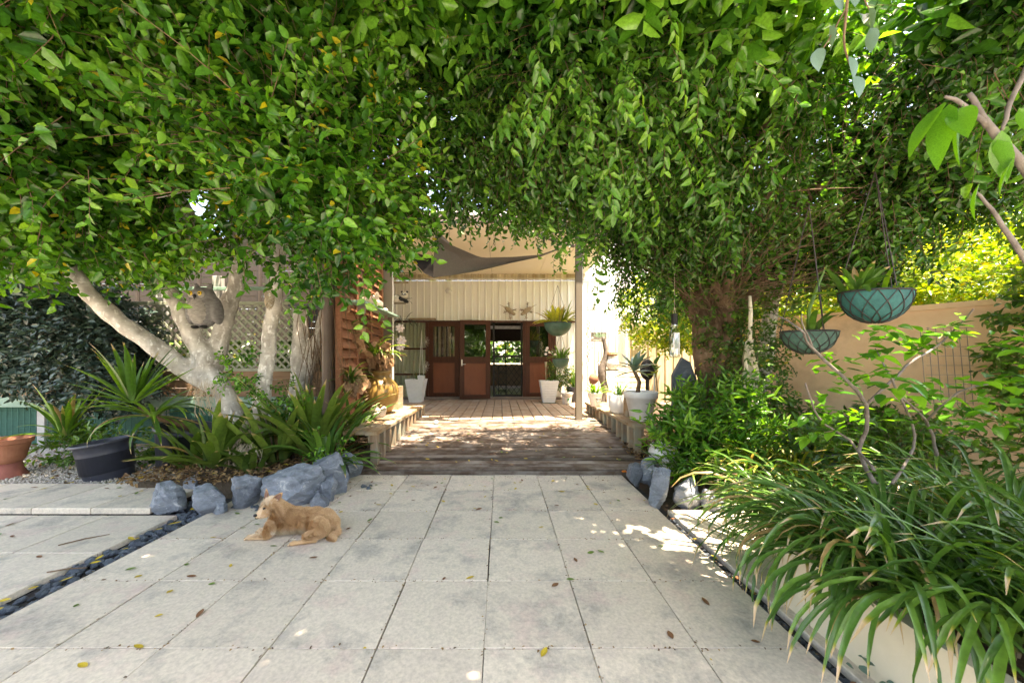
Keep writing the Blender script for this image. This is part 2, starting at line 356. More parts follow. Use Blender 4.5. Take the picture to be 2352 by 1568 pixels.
# ---------------------------------------------------------------- foliage
def leaf_tpl(w=.5, fold=.12, droop=.12):       # length 1 along +x, normal +z; 6 verts + 2 quads
    V = np.array([(0, 0, 0), (.28, w*.47, fold), (.66, w*.36, fold*.8-droop*.4), (1, 0, -droop), (.66, -w*.36, fold*.8-droop*.4), (.28, -w*.47, fold)], float)
    return V, np.array([(0, 1, 2, 3), (0, 3, 4, 5)])
def rotmat(fwd, up):
    fwd = fwd/np.linalg.norm(fwd, axis=-1, keepdims=True)
    s = np.cross(up, fwd); s /= np.linalg.norm(s, axis=-1, keepdims=True)+1e-9
    u = np.cross(fwd, s); return np.stack([fwd, s, u], axis=-1)
def leaf_cloud(pos, fwd, up, L, W=.5, fold=.12, droop=.12):
    n = len(pos); T, Fc = leaf_tpl(W, fold, droop); Rm = rotmat(fwd, up)
    V = np.einsum('nij,kj->nki', Rm, T)*np.asarray(L).reshape(-1, 1, 1) + pos[:, None, :]
    FF = (Fc[None]+np.arange(n)[:, None, None]*len(T)).reshape(-1, 4)
    return V.reshape(-1, 3), FF, len(T)
def twig_tpl(nl, tl, ll, lw, weep, seed):
    """a twig along +x with alternate leaves; weep pulls leaf tips to -z(local)"""
    r = np.random.default_rng(seed); t = np.linspace(.12, 1, nl); a = np.arange(nl)*2.4 + r.uniform(0, 1, nl)
    pos = np.stack([t*tl, .012*np.sin(t*5), -.10*tl*t*t*(1+weep)], 1)
    side = np.stack([np.zeros(nl), np.cos(a), np.sin(a)*.55], 1)
    fwd = np.stack([np.full(nl, .55), side[:, 1], side[:, 2]-weep], 1) + r.normal(0, .22, (nl, 3))
    up = np.stack([np.full(nl, .25), np.zeros(nl), np.ones(nl)], 1) + r.normal(0, .35, (nl, 3))
    L = ll*r.uniform(.65, 1.15, nl)
    V, Fc, k = leaf_cloud(pos, fwd, up, L, lw)
    rnd = np.repeat(r.uniform(0, 1, nl), k)
    mb = MB().tube([(0, 0, 0), (tl*.5, .012*math.sin(2.5), -.025*tl*(1+weep)), (tl, .012*math.sin(5), -.1*tl*(1+weep))], [.0028, .002, .001], 3, False)
    SV = np.array([tuple(v) for v in mb.v]); SF = np.array(mb.f)
    return (V, Fc, rnd), (SV, SF)
def place_tpl(T, pos, Rm, s):
    V, Fc = T[0], T[1]; n = len(pos)
    W = np.einsum('nij,kj->nki', Rm, V)*s.reshape(-1, 1, 1) + pos[:, None, :]
    return W.reshape(-1, 3), (Fc[None]+np.arange(n)[:, None, None]*len(V)).reshape(-1, 4)
def lump(d, f=3.0, ph=0.):
    return (np.sin(d[:, 0]*f*1.7+ph)*np.sin(d[:, 1]*f*1.3+ph*2+1)+np.sin(d[:, 2]*f*2.1+d[:, 0]*f+ph*3)*.6+np.sin(d[:, 1]*f*2.9+d[:, 2]*f*1.9+ph)*.4)/2
def ell_surface(c, r, dens, front=True, amp=.26, seed=0, thick=.26):
    """points + outward normals in the outer shell of a lumpy ellipsoid, dens per m2"""
    g = np.random.default_rng(seed); c = np.array(c, float); r = np.array(r, float)
    area = 4*math.pi*((r[0]*r[1])**1.6/3+(r[0]*r[2])**1.6/3+(r[1]*r[2])**1.6/3)**(1/1.6)
    n = int(area*dens); d = g.normal(size=(n, 3)); d /= np.linalg.norm(d, axis=1, keepdims=True)
    rad = 1+amp*lump(d, 4.0, seed)-np.abs(g.normal(0, thick, n)); p = c+d*r*rad[:, None]
    nn = d/r; nn /= np.linalg.norm(nn, axis=1, keepdims=True)
    if front:
        view = np.array([0, 0, CAM_H])-p; view /= np.linalg.norm(view, axis=1, keepdims=True)
        fac = (nn*view).sum(1); k = (fac > -.15) | (g.uniform(size=n) < .22); p, nn = p[k], nn[k]
    return p, nn
def ground_proj(p):
    t = p[:, 2]/(-SUN.z); return p[:, 0]+SUN.x*t, p[:, 1]+SUN.y*t
HOLES = [(1.05, 2.78, .34, .13, .0), (1.30, 2.62, .38, .10, .0), (1.75, 2.75, .34, .30, 0), (1.95, 3.25, .4, .3, 0), (1.45, 2.25, .22, .10, .3), (1.60, 2.18, .2, .13, 0),
         (-1.08, 1.50, .16, .07, .5), (-.92, 1.60, .12, .05, .5), (2.2, 2.35, .30, .25, 0), (.52, 3.95, .14, .08, 0), (2.45, 1.8, .18, .14, 0),
         (-2.5, 2.35, .2, .05, .1), (.72, 3.0, .10, .05, .4), (-1.95, 3.62, .10, .10, 0), (2.6, 3.9, .5, .3, 0), (-1.3, 3.6, .22, .08, 0), (.02, 1.58, .10, .04, .2)]
def sun_keep(p):
    gx, gy = ground_proj(p); keep = np.ones(len(p), bool)
    for (x, y, a, b, th) in HOLES:
        dx = gx-x; dy = gy-y; u = dx*math.cos(th)+dy*math.sin(th); v = -dx*math.sin(th)+dy*math.cos(th)
        rr = (u/(a+.12))**2+(v/(b+.12))**2; wv = 1+.35*np.sin(gx*31+gy*17)+.25*np.sin(gy*43-gx*11)
        keep &= rr > wv
    gz = gy
    deck = (gx > -2.0) & (gx < 1.9)
    f = np.sin(gx*5.1+np.sin(gy*4.0)*1.2)*np.sin(gy*17.0+np.sin(gx*3.0)*1.5)+.5*np.sin(gx*13+gy*7)*np.sin(gy*31)-.26*gx
    thr = np.interp(gy, [4.1, 4.6, 5.5, 5.95], [.30, .12, -.2, -.8])
    keep &= ~(deck & (gy > 4.15) & (gy < 5.95) & (f > thr))
    keep &= ~((gx > -2.3) & (gx < 2.4) & (gy >= 5.95))
    return keep
def crown(tree, leafm, ells, dens, tl, ll, lw, weep, nl=9, seed=1, drop_hi=(.25, .1), stems=True, outw=1.0, keepfn=sun_keep, kind='stuff', sz=(.75, 1.25), ymin=.35, void=None):
    """twigs scattered through the outer shells of lumpy volumes -> foliage part + twig part"""
    LV, LF, LR, SV, SF = [], [], [], [], []; nl0 = ns0 = 0; pts = []
    g = np.random.default_rng(seed)
    T = [twig_tpl(nl, tl*g.uniform(.8, 1.2), ll, lw, weep, seed*10+k) for k in range(6)]
    for i, e in enumerate(ells):
        c, r = e[0], e[1]; dm = e[2] if len(e) > 2 else 1.0; sm = e[3] if len(e) > 3 else 1.0
        p, nn = ell_surface(c, r, dens*dm, seed=seed*31+i)
        if keepfn is not None: k = keepfn(p); p, nn = p[k], nn[k]
        if void is not None and len(e) < 5: k = (lump(p, 1.7, 2.1)+.45*lump(p, 4.6, .7) > void) | (g.uniform(size=len(p)) < .05); p, nn = p[k], nn[k]
        vis = p[:, 1] > ymin; p, nn = p[vis], nn[vis]
        n = len(p); fwd = nn*outw + g.normal(0, .45, (n, 3)) + np.array([0, 0, -weep*1.2]); up = nn*.6+np.array([0, 0, .8])+g.normal(0, .3, (n, 3))
        s = g.uniform(sz[0], sz[1], n)*sm; which = g.integers(0, 6, n); tone = g.uniform(-.25, .25, n)+.28*lump(p, 2.3, 1.3)
        pts.append((p, fwd, s))
        for w_ in range(6):
            k = which == w_
            if not k.any(): continue
            Rm = rotmat(fwd[k], up[k]); (lV, lF, lr), st = T[w_]
            V, Fc = place_tpl((lV, lF), p[k], Rm, s[k]); LV.append(V); LF.append(Fc+nl0); nl0 += len(V)
            base = np.tile(lr, (k.sum(), 1)); ye = base > .985
            rr = np.clip(base*.75+.1+tone[k][:, None], 0, .95); rr[ye] = 1.0; LR.append(rr.ravel())
            if stems:
                V, Fc = place_tpl(st, p[k], Rm, s[k]); SV.append(V); SF.append(Fc+ns0); ns0 += len(V)
    loc = wloc(tree); off = np.array(loc)
    put('foliage', npmesh('foliage', np.concatenate(LV)-off, np.concatenate(LF), leafm, np.concatenate(LR)), loc, tree, kind='stuff')
    if stems: put('twigs', npmesh('twigs', np.concatenate(SV)-off, np.concatenate(SF), M['twig']), loc, tree, kind='stuff')
    return pts
_lfm = {}
def leaf_mesh(mk, w=.5, var=0, petiole=True):
    k = (mk, w, var)
    if k in _lfm: return _lfm[k]
    V = []; Fc = []; n = 6; g = random.Random(var*7+3)
    bend = g.uniform(.05, .35); 
    for i in range(n+1):
        t = i/n; hw = w*.5*math.sin(math.pi*min(1, t**.8))**.85*(1-.15*t) if 0 < i < n else 0.004
        z = -bend*t*t
        V += [(t, -hw, z+hw*.3), (t, 0, z), (t, hw, z+hw*.3)]
    for i in range(n):
        a = i*3; Fc += [(a, a+3, a+4, a+1), (a+1, a+4, a+5, a+2)]
    me = npmesh('leaf', V, Fc, M[mk], rnd=[g.uniform(.2, .9)]*len(V), t=[v[0] for v in V], smooth=True); _lfm[k] = me; return me
def strap_mesh(mk, L, w, a0, curl, var=0, twist=.0, taper=.8):
    """a strap leaf from the origin, heading +x, elevation a0, bending by curl"""
    n = 9; V = []; t_ = []; p = Vector((0, 0, 0)); g = random.Random(var); a = a0
    for i in range(n+1):
        t = i/n; hw = w*.5*(.55+.45*min(1, t*5))*(1-max(0, (t-taper)/(1.0001-taper))**1.6)+.0006; d = Vector((math.cos(a), 0, math.sin(a))); nrm = Vector((-math.sin(a), 0, math.cos(a)))
        s = Vector((0, math.cos(twist*t), 0)) + nrm*math.sin(twist*t)
        V += [p-s*hw+nrm*hw*.45, p, p+s*hw+nrm*hw*.45]; t_ += [t]*3
        p = p + d*(L/n); a -= curl/n*(.4+1.2*t)
    Fc = []
    for i in range(n): b = i*3; Fc += [(b, b+3, b+4, b+1), (b+1, b+4, b+5, b+2)]
    return npmesh('leaf', [tuple(v) for v in V], Fc, M[mk], rnd=[.5]*len(V), t=t_, smooth=True)
def strap_leaves(root, base, n, L, w, a0, curl, mk, nvar=9, seed=0, spread=.03, az=(0, 6.283), name='leaf', scale=(.7, 1.1), twist=.5, taper=.8, tiltlim=None):
    g = random.Random(seed)
    vs = [strap_mesh(mk, L*g.uniform(.85, 1.1), w*g.uniform(.8, 1.15), g.uniform(*a0), g.uniform(*curl), seed*97+k, g.uniform(-twist, twist), taper) for k in range(nvar)]
    for i in range(n):
        a = g.uniform(*az); q = spread*math.sqrt(g.random()); b = Vector(base)+Vector((math.cos(a)*q+g.uniform(-.3, .3)*spread, math.sin(a)*q+g.uniform(-.3, .3)*spread, 0))
        put(name, vs[i % nvar], b, root, (g.uniform(-.12, .12), g.uniform(-.12, .12), a+g.uniform(-.4, .4)), g.uniform(*scale))
def remesh(objs_mb, name, m, voxel, smooth_it=2, noise=0, nscale=8., fn=None):
    """union of closed shells into one continuous skin"""
    me = objs_mb.mesh(name+'_src', None); o = bpy.data.objects.new('tmp', me); COL.objects.link(o)
    md = o.modifiers.new('r', 'REMESH'); md.mode = 'VOXEL'; md.voxel_size = voxel
    if smooth_it: sm = o.modifiers.new('s', 'SMOOTH'); sm.factor = .6; sm.iterations = smooth_it
    dg = bpy.context.evaluated_depsgraph_get(); r = bpy.data.meshes.new_from_object(o.evaluated_get(dg)); r.name = name
    bpy.data.objects.remove(o); bpy.data.meshes.remove(me)
    r.materials.clear(); r.materials.append(m); r.polygons.foreach_set('use_smooth', [True]*len(r.polygons))
    if fn:
        V = np.empty(len(r.vertices)*3, np.float32); r.vertices.foreach_get('co', V); V = fn(V.reshape(-1, 3), r); r.vertices.foreach_set('co', V.ravel().astype(np.float32))
    r.update(); return r
M['dark_backdrop'] = plain('dark_backdrop_brown', (.035, .026, .02), .8)  # darkness behind the fence is put into this near black brown
M['post_light'] = plain('grille_grey', (.42, .36, .28), .5)
# ================================================================ SETTING
put('ground', MB().quad((-60, -40, -.06), (60, -40, -.06), (60, 120, -.06), (-60, 120, -.06)).mesh('ground', M['earth']), kind='structure')
put('bounce_ground', MB().quad((-30, -30, -.045), (30, -30, -.045), (30, .05, -.045), (-30, .05, -.045)).mesh('bounce_ground', M['concrete']), kind='structure')  # unseen pale ground added behind the camera to reflect light
# paved path, one slab per paver
pav = empty('paved_path', (0, 2.5, -.03), kind='structure')
put('path_bed', MB().box((0, 0, -.02), (4.06, 4.3, .02)).mesh('path_bed', M['channel']), (-.59, 1.98, -.035), pav)
VX, HY = -.078, 1.622
for i in range(-5, 3):
    for j in range(-3, 5):
        x0 = VX+.5*i; y0 = HY+.4985*j
        if y0 > 4.0: continue
        board('paver', (x0+.25+random.uniform(-.003, .003), y0+.25+random.uniform(-.002, .002), -.02+random.uniform(-.0022, .0022)), (.4945, .4945, .04), 'paver', pav, .0022, (random.uniform(-.002, .002), random.uniform(-.002, .002), random.uniform(-.003, .003)))
side = empty('side_path', (1.75, 2.0, -.03), kind='structure')
for j in range(-1, 4):
    y0 = .66+.62*j
    board('paver', (1.79, y0+.31, -.02), (.58, .614, .04), 'paver', side); 
    if j > 1: board('paver', (2.40, y0+.31, -.021), (.58, .614, .04), 'paver', side)
left = empty('left_path', (-3.6, 2.2, -.03), kind='structure')
put('path_bed', MB().box((0, 0, 0), (5.0, 4.0, .02)).mesh('path_bed', M['channel']), (-5.32, 1.2, -.05), left)
for i in range(9):
    for j in range(5):
        x1 = -2.80-.6*i; y0 = 3.03-.6*(j+1)
        board('paver', (x1-.3+random.uniform(-.002, .002), y0+.3, -.02+random.uniform(-.001, .001)), (.592, .592, .04), 'paver', left)
for i in range(10):
    x1 = -3.06-.52*i
    board('paver', (x1-.26, 3.36, .025), (.512, .62, .05), 'paver', left, .006, label='raised cream edging paver')
# pebble channels
ch = empty('drainage_channel', (-2.69, 2.2, -.04), kind='structure')
put('channel_base', MB().box((0, 0, 0), (.2, 4.4, .01)).mesh('channel_base', M['channel']), (-2.69, 1.3, -.045), ch)
pm = []
for k in range(7):
    bm = bmesh.new(); bmesh.ops.create_icosphere(bm, subdivisions=1, radius=.5)
    for v in bm.verts: v.co = Vector((v.co.x*random.uniform(.8, 1.25), v.co.y*random.uniform(.6, 1.0), v.co.z*random.uniform(.35, .7)))
    me = bpy.data.meshes.new('pebble'); bm.to_mesh(me); bm.free(); me.materials.append(M['pebble']); pm.append(me)
for k in range(290):
    y = random.uniform(1.2, 3.2) if k < 250 else random.uniform(2.95, 3.3); x = -2.70+random.uniform(-.085, .085)
    if k >= 250: x = random.uniform(-3.1, -2.5)
    put('pebble', pm[k % 7], (x, y, -.035+random.uniform(0, .02)), ch, (random.uniform(-.5, .5), random.uniform(-.5, .5), random.uniform(0, 6)), random.uniform(.035, .075))
ch2 = empty('narrow_channel', (1.46, 2.2, -.04), kind='structure')
put('channel_base', MB().box((0, 0, 0), (.1, 4.2, .01)).mesh('channel_base', M['channel']), (1.455, 1.9, -.045), ch2)
for k in range(150):
    put('pebble', pm[k % 7], (1.455+random.uniform(-.02, .025), random.uniform(1.2, 3.0), -.035+random.uniform(0, .01)), ch2, (random.uniform(-.5, .5), random.uniform(-.5, .5), random.uniform(0, 6)), random.uniform(.02, .042))
# beds
def soil_bed(name, x0, x1, y0, y1, z, seed, m='earth', amp=.05):
    n = 34; V = []; Fc = []
    for j in range(n):
        for i in range(n):
            x = x0+(x1-x0)*i/(n-1); y = y0+(y1-y0)*j/(n-1); e = min(i, n-1-i, j, n-1-j)
            V.append((x, y, (z+amp*math.sin(x*5+seed)*math.sin(y*6+seed)+random.uniform(-.01, .01)) if e > 0 else -.07))
    for j in range(n-1):
        for i in range(n-1): a = j*n+i; Fc.append((a, a+1, a+n+1, a+n))
    put(name, npmesh(name, V, Fc, M[m], smooth=True), kind='structure')
soil_bed('left_garden_bed', -3.75, -1.75, 3.5, 5.6, .13, 1)
soil_bed('right_garden_bed', 1.9, 5.2, 3.35, 7.6, .10, 4)
soil_bed('gravel_bed', -10.0, -3.6, 3.66, 5.5, .0, 2, 'gravel', .01)
# loose white gravel, uncountable
g = np.random.default_rng(5); n = 9000
pp = np.stack([g.uniform(-6.9, -3.6, n), 3.68+np.abs(g.normal(0, .5, n)), np.full(n, .015)], 1); pp[:, 2] += g.uniform(0, .02, n)
cube = np.array([(sx, sy, sz) for sx in (-.5, .5) for sy in (-.5, .5) for sz in (-.5, .5)]); cf = np.array([(0, 1, 3, 2), (4, 6, 7, 5), (0, 4, 5, 1), (2, 3, 7, 6), (0, 2, 6, 4), (1, 5, 7, 3)])
Rm = rotmat(g.normal(size=(n, 3)), g.normal(size=(n, 3))); V, Fc = place_tpl((cube*np.array([1, .8, .5]), cf), pp, Rm, g.uniform(.012, .03, n))
put('loose_gravel', npmesh('loose_gravel', V, Fc, M['gravel']), kind='stuff', label='loose pale gravel mixed with leaf litter beside the raised pavers', cat='gravel')

def litter_bed(name, x0, x1, y0, y1, z, n, m, seed, lab):
    g = np.random.default_rng(seed); p = np.stack([g.uniform(x0, x1, n), g.uniform(y0, y1, n), z+g.uniform(-.02, .05, n)], 1)
    f = g.normal(size=(n, 3))*np.array([1, 1, .3]); u = np.array([0, 0, 1.])+g.normal(0, .4, (n, 3))
    V, Fc, k = leaf_cloud(p, f, u, g.uniform(.02, .06, n), .5); put(name, npmesh(name, V, Fc, M[m], np.repeat(g.uniform(0, 1, n), k)), kind='stuff', label=lab, cat='leaf litter')
M['litter'] = leafmat('dry_litter', (.06, .035, .02), (.20, .11, .05), (.34, .22, .10), .1, .8, (.5, .36, .05))
litter_bed('leaf_litter', -3.8, -1.8, 3.42, 5.0, .15, 5200, 'litter', 3, 'dry brown leaf litter covering the soil under the left tree')
litter_bed('leaf_litter', 1.7, 4.5, 3.35, 6.5, .12, 5200, 'litter', 4, 'dry brown leaf litter covering the soil under the weeping fig')
litter_bed('leaf_litter', -7.0, -3.7, 3.7, 5.2, .02, 700, 'litter', 6, 'scattered dry leaves over the pale gravel')
# ---------------- ramp and verandah deck
def ramp_z(y): return .05+(min(max(y, 4.14), 6.34)-4.14)*.1
ramp = empty('boarded_ramp', (0, 5.2, 0), kind='structure')
nb = 23; bw = 2.22/nb
for k in range(nb):
    y = 4.14+bw*(k+.5)
    board('deck_board', (.0+random.uniform(-.02, .02), y, ramp_z(y)-.02+random.uniform(-.003, .003)), (3.62, bw-random.uniform(.008, .014), .04), 'deck_old', ramp, .004, (R(5.7)+random.uniform(-.012, .012), random.uniform(-.001, .001), random.uniform(-.003, .003)))
board('fascia_board', (0, 4.115, -.005), (3.6, .03, .085), 'deck_old', ramp)
put('joist_frame', MB().box((0, 0, 0), (3.4, 2.0, .03)).mesh('joist_frame', M['channel']), (0, 5.25, -.02), ramp)
deck = empty('verandah_deck', (0, 8, 0), kind='structure')
DZ = .27
x = -3.6
while x < 4.2:
    wd = random.choice([.19, .2, .21]); board('deck_board', (x+wd/2, 8.12, DZ-.02+random.uniform(-.002, .002)), (wd-.014, 3.5, .04), 'deck_new', deck, .004); x += wd
put('deck_frame', MB().box((0, 0, 0), (7.6, 3.4, .16)).mesh('deck_frame', M['channel']), (.2, 8.15, .13), deck)

# ---------------- house: back wall with doors and window
WY = 9.9
house = empty('house', (0, WY, 0), 'cream corrugated house front behind the verandah doors', 'house')
def clad(x, z0, z1, w=.195, m='cream_clad', y=WY, root=house, name='cladding_sheet', rib=.03):
    key = ('clad', round(z1-z0, 3), m, w)
    if key not in _bx:
        prof = [(-w/2, 0), (-w*.32, 0), (-w*.24, -rib), (-w*.08, -rib), (0, 0), (w/2, 0)]; V = []; h = z1-z0
        for zz in (0, h):
            V += [(a, b, zz) for a, b in prof]
        Fc = [(i, i+1, i+7, i+6) for i in range(5)]; me = npmesh('cladding_sheet', V, Fc, M[m]); _bx[key] = me
    return put(name, _bx[key], (x+w/2, y, z0), root)
def P2(x, Y=WY): return (x-1150)/F*Y
DT = 2.47                                      # door head
x = -4.2
while x < 5.6:
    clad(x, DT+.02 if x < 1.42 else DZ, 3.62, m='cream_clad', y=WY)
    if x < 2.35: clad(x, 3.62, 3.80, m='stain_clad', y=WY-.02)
    else: clad(x, 3.62, 5.2, m='cream_clad', y=WY-.02)
    x += .195
part('conduit', MB().tube([(-3.2, -.07, 3.66), (4.9, -.07, 3.66)], .011, 6), M['cream_clad'], house)
put('eave_trim', MB().box((0, 0, 0), (.75, .05, .2)).mesh('eave_trim', M['trim']), (-2.75, WY-.12, 3.9), house)
board('threshold', (.2-.9, WY-.10, DZ+.035), (5.0, .16, .07), 'trim', house)
board('sill_board', (-2.2, WY-.09, DT+.05), (.75, .1, .05), 'bench', house)
board('head_beam', (.0, WY-.04, DT-.02), (4.2, .08, .04), 'door', house)
# house body (interior)
room = empty('house_interior', (0, 12.5, 0), 'dim room seen through the open door', 'room')
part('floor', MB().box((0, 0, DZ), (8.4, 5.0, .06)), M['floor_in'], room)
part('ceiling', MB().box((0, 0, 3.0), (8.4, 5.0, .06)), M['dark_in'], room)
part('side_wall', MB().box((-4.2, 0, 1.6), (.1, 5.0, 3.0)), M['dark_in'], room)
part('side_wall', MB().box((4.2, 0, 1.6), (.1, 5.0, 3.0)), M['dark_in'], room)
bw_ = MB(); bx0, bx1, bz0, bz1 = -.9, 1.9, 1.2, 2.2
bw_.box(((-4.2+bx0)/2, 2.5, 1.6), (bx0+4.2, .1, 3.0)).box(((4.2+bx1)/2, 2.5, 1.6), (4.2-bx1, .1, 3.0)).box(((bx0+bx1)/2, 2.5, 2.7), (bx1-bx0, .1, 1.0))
part('back_wall', bw_, M['dark_in'], room); part('lit_low_wall', MB().box(((bx0+bx1)/2, 2.5, .74), (bx1-bx0, .1, .92)), M['lit_in_wall'], room)
rw = empty('bright_backdrop_wall', (0, 17.3, .2), 'added pale low wall, sunlit to brighten the view through the open doorway', 'wall'); part('face', MB().box((0, 0, .5), (9, .2, 1.0)), M['cream_render'], rw); part('coping', MB().box((0, 0, 1.03), (9, .28, .06)), M['cream_render'], rw)  # pale wall added as a sunlit backdrop for the doorway
put('bright_backdrop_slab', MB().quad((-6, 15.1, .2), (6, 15.1, .2), (6, 17.2, .2), (-6, 17.2, .2)).mesh('bright_backdrop_slab', M['concrete']), kind='structure')  # pale slab added to look bright through the doorway
part('window_bar', MB().box((.5, 2.42, 1.85), (1.7, .04, .05)).box((.2, 2.42, 1.6), (.04, .04, 1)), M['black'], room)
part('cross_beam', MB().box((.35, -1.2, 2.43), (2.4, .08, .10)), M['white'], room)
lamp = empty('ceiling_lamp', (.62, 11.2, 2.62), 'small white shaded lamp hanging inside the open doorway', 'lamp')
part('shade', MB().lathe([(.02, .1), (.03, .06), (.12, -.03), (.13, -.04)], 16), M['white'], lamp, smooth=True)
part('cord', MB().tube([(0, 0, .1), (0, 0, .34)], .006, 5), M['black'], lamp)
rack = empty('shoe_rack', (.05, 11.0, DZ+.03), 'dark open shelf rack standing just inside the doorway', 'rack')
for s in (-.12, .12):
    for q in (-.15, .15): part('leg', MB().box((s, q, .45), (.02, .02, .9)), M['black'], rack)
for k in range(5): part('shelf', MB().box((0, 0, .12+.19*k), (.26, .32, .015)), M['black'], rack)

# doors
def half_door(name, xa, xb, y, label, z0=DZ+.07, z1=DT-.03, ry=0, gl='glass', rootloc=None, curtain=None, g=None):
    w_ = xb-xa; h = z1-z0; d = empty(name, (xa, y, z0), label, 'door', g)
    T = .045; s = .13; mid = .50*h
    rot = Euler((0, 0, ry)).to_matrix()
    def b(nm, c, dd, m, bev=0): 
        mb = MB().box(c, dd); mb.v = [rot @ v for v in mb.v]; return part(nm, mb, M[m], d)
    b('stile', (s/2, 0, h/2), (s, T, h), 'door'); b('stile', (w_-s/2, 0, h/2), (s, T, h), 'door')
    b('rail', (w_/2, 0, s*.35), (w_-2*s, T, s*.7), 'door'); b('rail', (w_/2, 0, h-s*.45), (w_-2*s, T, s*.9), 'door'); b('rail', (w_/2, 0, mid), (w_-2*s, T, .15), 'door')
    b('panel', (w_/2, .006, (s*.7+mid-.075)/2), (w_-2*s, .02, mid-.075-s*.7), 'door_panel')
    b('bead', (w_/2, -.02, s*.7+.012), (w_-2*s, .02, .02), 'door'); b('bead', (w_/2, -.02, mid-.088), (w_-2*s, .02, .02), 'door')
    pa = b('pane', (w_/2, 0, (mid+.075+h-s*.9)/2), (w_-2*s, .006, h-s*.9-mid-.075), gl)
    if curtain:
        n_ = 60; V = []; Fc = []; x0, x1 = .10, w_-.10; za, zb = mid+.05, h-.08
        for i in range(n_+1): xx = x0+(x1-x0)*i/n_; V += [(xx, .08+.022*math.sin(i*.75), za), (xx, .08+.022*math.sin(i*.75), zb)]
        Fc = [(2*i, 2*i+1, 2*i+3, 2*i+2) for i in range(n_)]
        V = [tuple(rot @ Vector(v)) for v in V]
        put('curtain', npmesh('curtain', V, Fc, M[curtain], smooth=True), wloc(d), d)
    return d, rot, w_, h
half_door('fixed_door', -2.03, -1.17, WY-.03, 'closed brown half glazed door with striped curtain left of the open leaf', curtain='curtain')
od, rot, w_, h = half_door('open_door', -1.13, -.28, WY-.28, 'open brown half glazed door leaf swung out with pale handle', ry=R(8), gl='glass_m', z0=DZ+.03, z1=DT+.0)
mb = MB().box((.06, -.03, h*.46), (.035, .012, .17)).tube([(.06, -.05, h*.44), (.06, -.08, h*.44), (.16, -.08, h*.44)], .009, 6); mb.v = [rot @ v for v in mb.v]; part('handle', mb, M['metal'], od)
half_door('right_door', .69, 1.47, WY-.03, 'closed brown half glazed door right of the doorway', curtain=None, gl='glass_m')
part('door_post', MB().box((.655, -.02, 1.37), (.06, .12, 2.1)), M['door'], house)
part('door_post', MB().box((-2.07, -.02, 1.37), (.08, .12, 2.1)), M['door'], house)
part('door_post', MB().box((-1.15, .05, 1.37), (.05, .1, 2.1)), M['door'], house)
# added dark backing behind the closed panels so that rooms do not glow
part('dark_backing', MB().box((-1.9, .35, 1.4), (2.2, .03, 2.2)), M['dark_in'], house); part('dark_backing', MB().box((1.7, .4, 1.4), (1.9, .03, 2.2)), M['dark_in'], house)
# security door
sd = empty('security_door', (-.22, WY+.03, DZ+.06), 'dark diamond grille security door across the open doorway', 'security door')
wS, hS, zt = .84, 2.12, 1.12
for c, dd in (((.025, 0, hS/2), (.05, .04, hS)), ((wS-.025, 0, hS/2), (.05, .04, hS)), ((wS/2, 0, .03), (wS-.1, .04, .06)), ((wS/2, 0, zt+.03), (wS-.1, .04, .06))):
    part('frame_bar', MB().box(c, dd), M['black'], sd)
sp_ = .15
def clipseg(p, q, x0, x1, z0, z1):
    t0, t1 = 0., 1.; dx = q[0]-p[0]; dz = q[1]-p[1]
    for pp_, qq in ((-dx, p[0]-x0), (dx, x1-p[0]), (-dz, p[1]-z0), (dz, z1-p[1])):
        if pp_ == 0:
            if qq < 0: return None
        else:
            r = qq/pp_
            if pp_ < 0: t0 = max(t0, r)
            else: t1 = min(t1, r)
    if t0 >= t1-1e-3: return None
    return (p[0]+dx*t0, p[1]+dz*t0), (p[0]+dx*t1, p[1]+dz*t1)
for s in (-1, 1):
    k = -20
    while k < 30:
        x0 = k*sp_; seg = clipseg((x0, 0), (x0+s*2.0*.75, 2.0), .05, wS-.05, .06, zt)
        if seg: (a, b), (c, d_) = seg; part('grille_bar', MB().tube([(a, .004*s, b), (c, .004*s, d_)], .0085, 4), M['black'], sd)
        k += 1
# window
wn = empty('sliding_window', (-3.22, WY-.03, DZ), 'dark framed three pane window with pale curtain left of the doors', 'window')
W_ = 1.14; 
for c, dd in (((.02, 0, 1.1), (.04, .08, 2.2)), ((W_-.02, 0, 1.1), (.04, .08, 2.2)), ((W_/2, 0, 2.18), (W_-.08, .08, .04)), ((W_/2, 0, 1.42), (W_-.08, .06, .05)), ((W_/2, 0, .7), (W_-.08, .06, .05)), ((W_/2, 0, .03), (W_-.08, .08, .06))):
    part('frame_bar', MB().box(c, dd), M['door'], wn)
for z0, z1 in ((.07, .68), (.73, 1.39), (1.45, 2.15)):
    pn = part('pane', MB().box((W_/2, 0, (z0+z1)/2), (W_-.08, .006, z1-z0)), M['glass'], wn)
V = []; n_ = 90
for i in range(n_+1): xx = .03+(W_-.06)*i/n_; V += [(xx, .10+.025*math.sin(i*.7), .05), (xx, .10+.025*math.sin(i*.7), 2.17)]
put('curtain', npmesh('curtain', V, [(2*i, 2*i+1, 2*i+3, 2*i+2) for i in range(n_)], M['net_curtain'], smooth=True), wloc(wn), wn)
part('wall_infill', MB().box((-3.75, -.03, 1.4), (1.0, .05, 2.3)), M['trim'], house)
part('wall_infill', MB().box((1.52, -.03, 1.4), (.08, .05, 2.3)), M['door'], house)
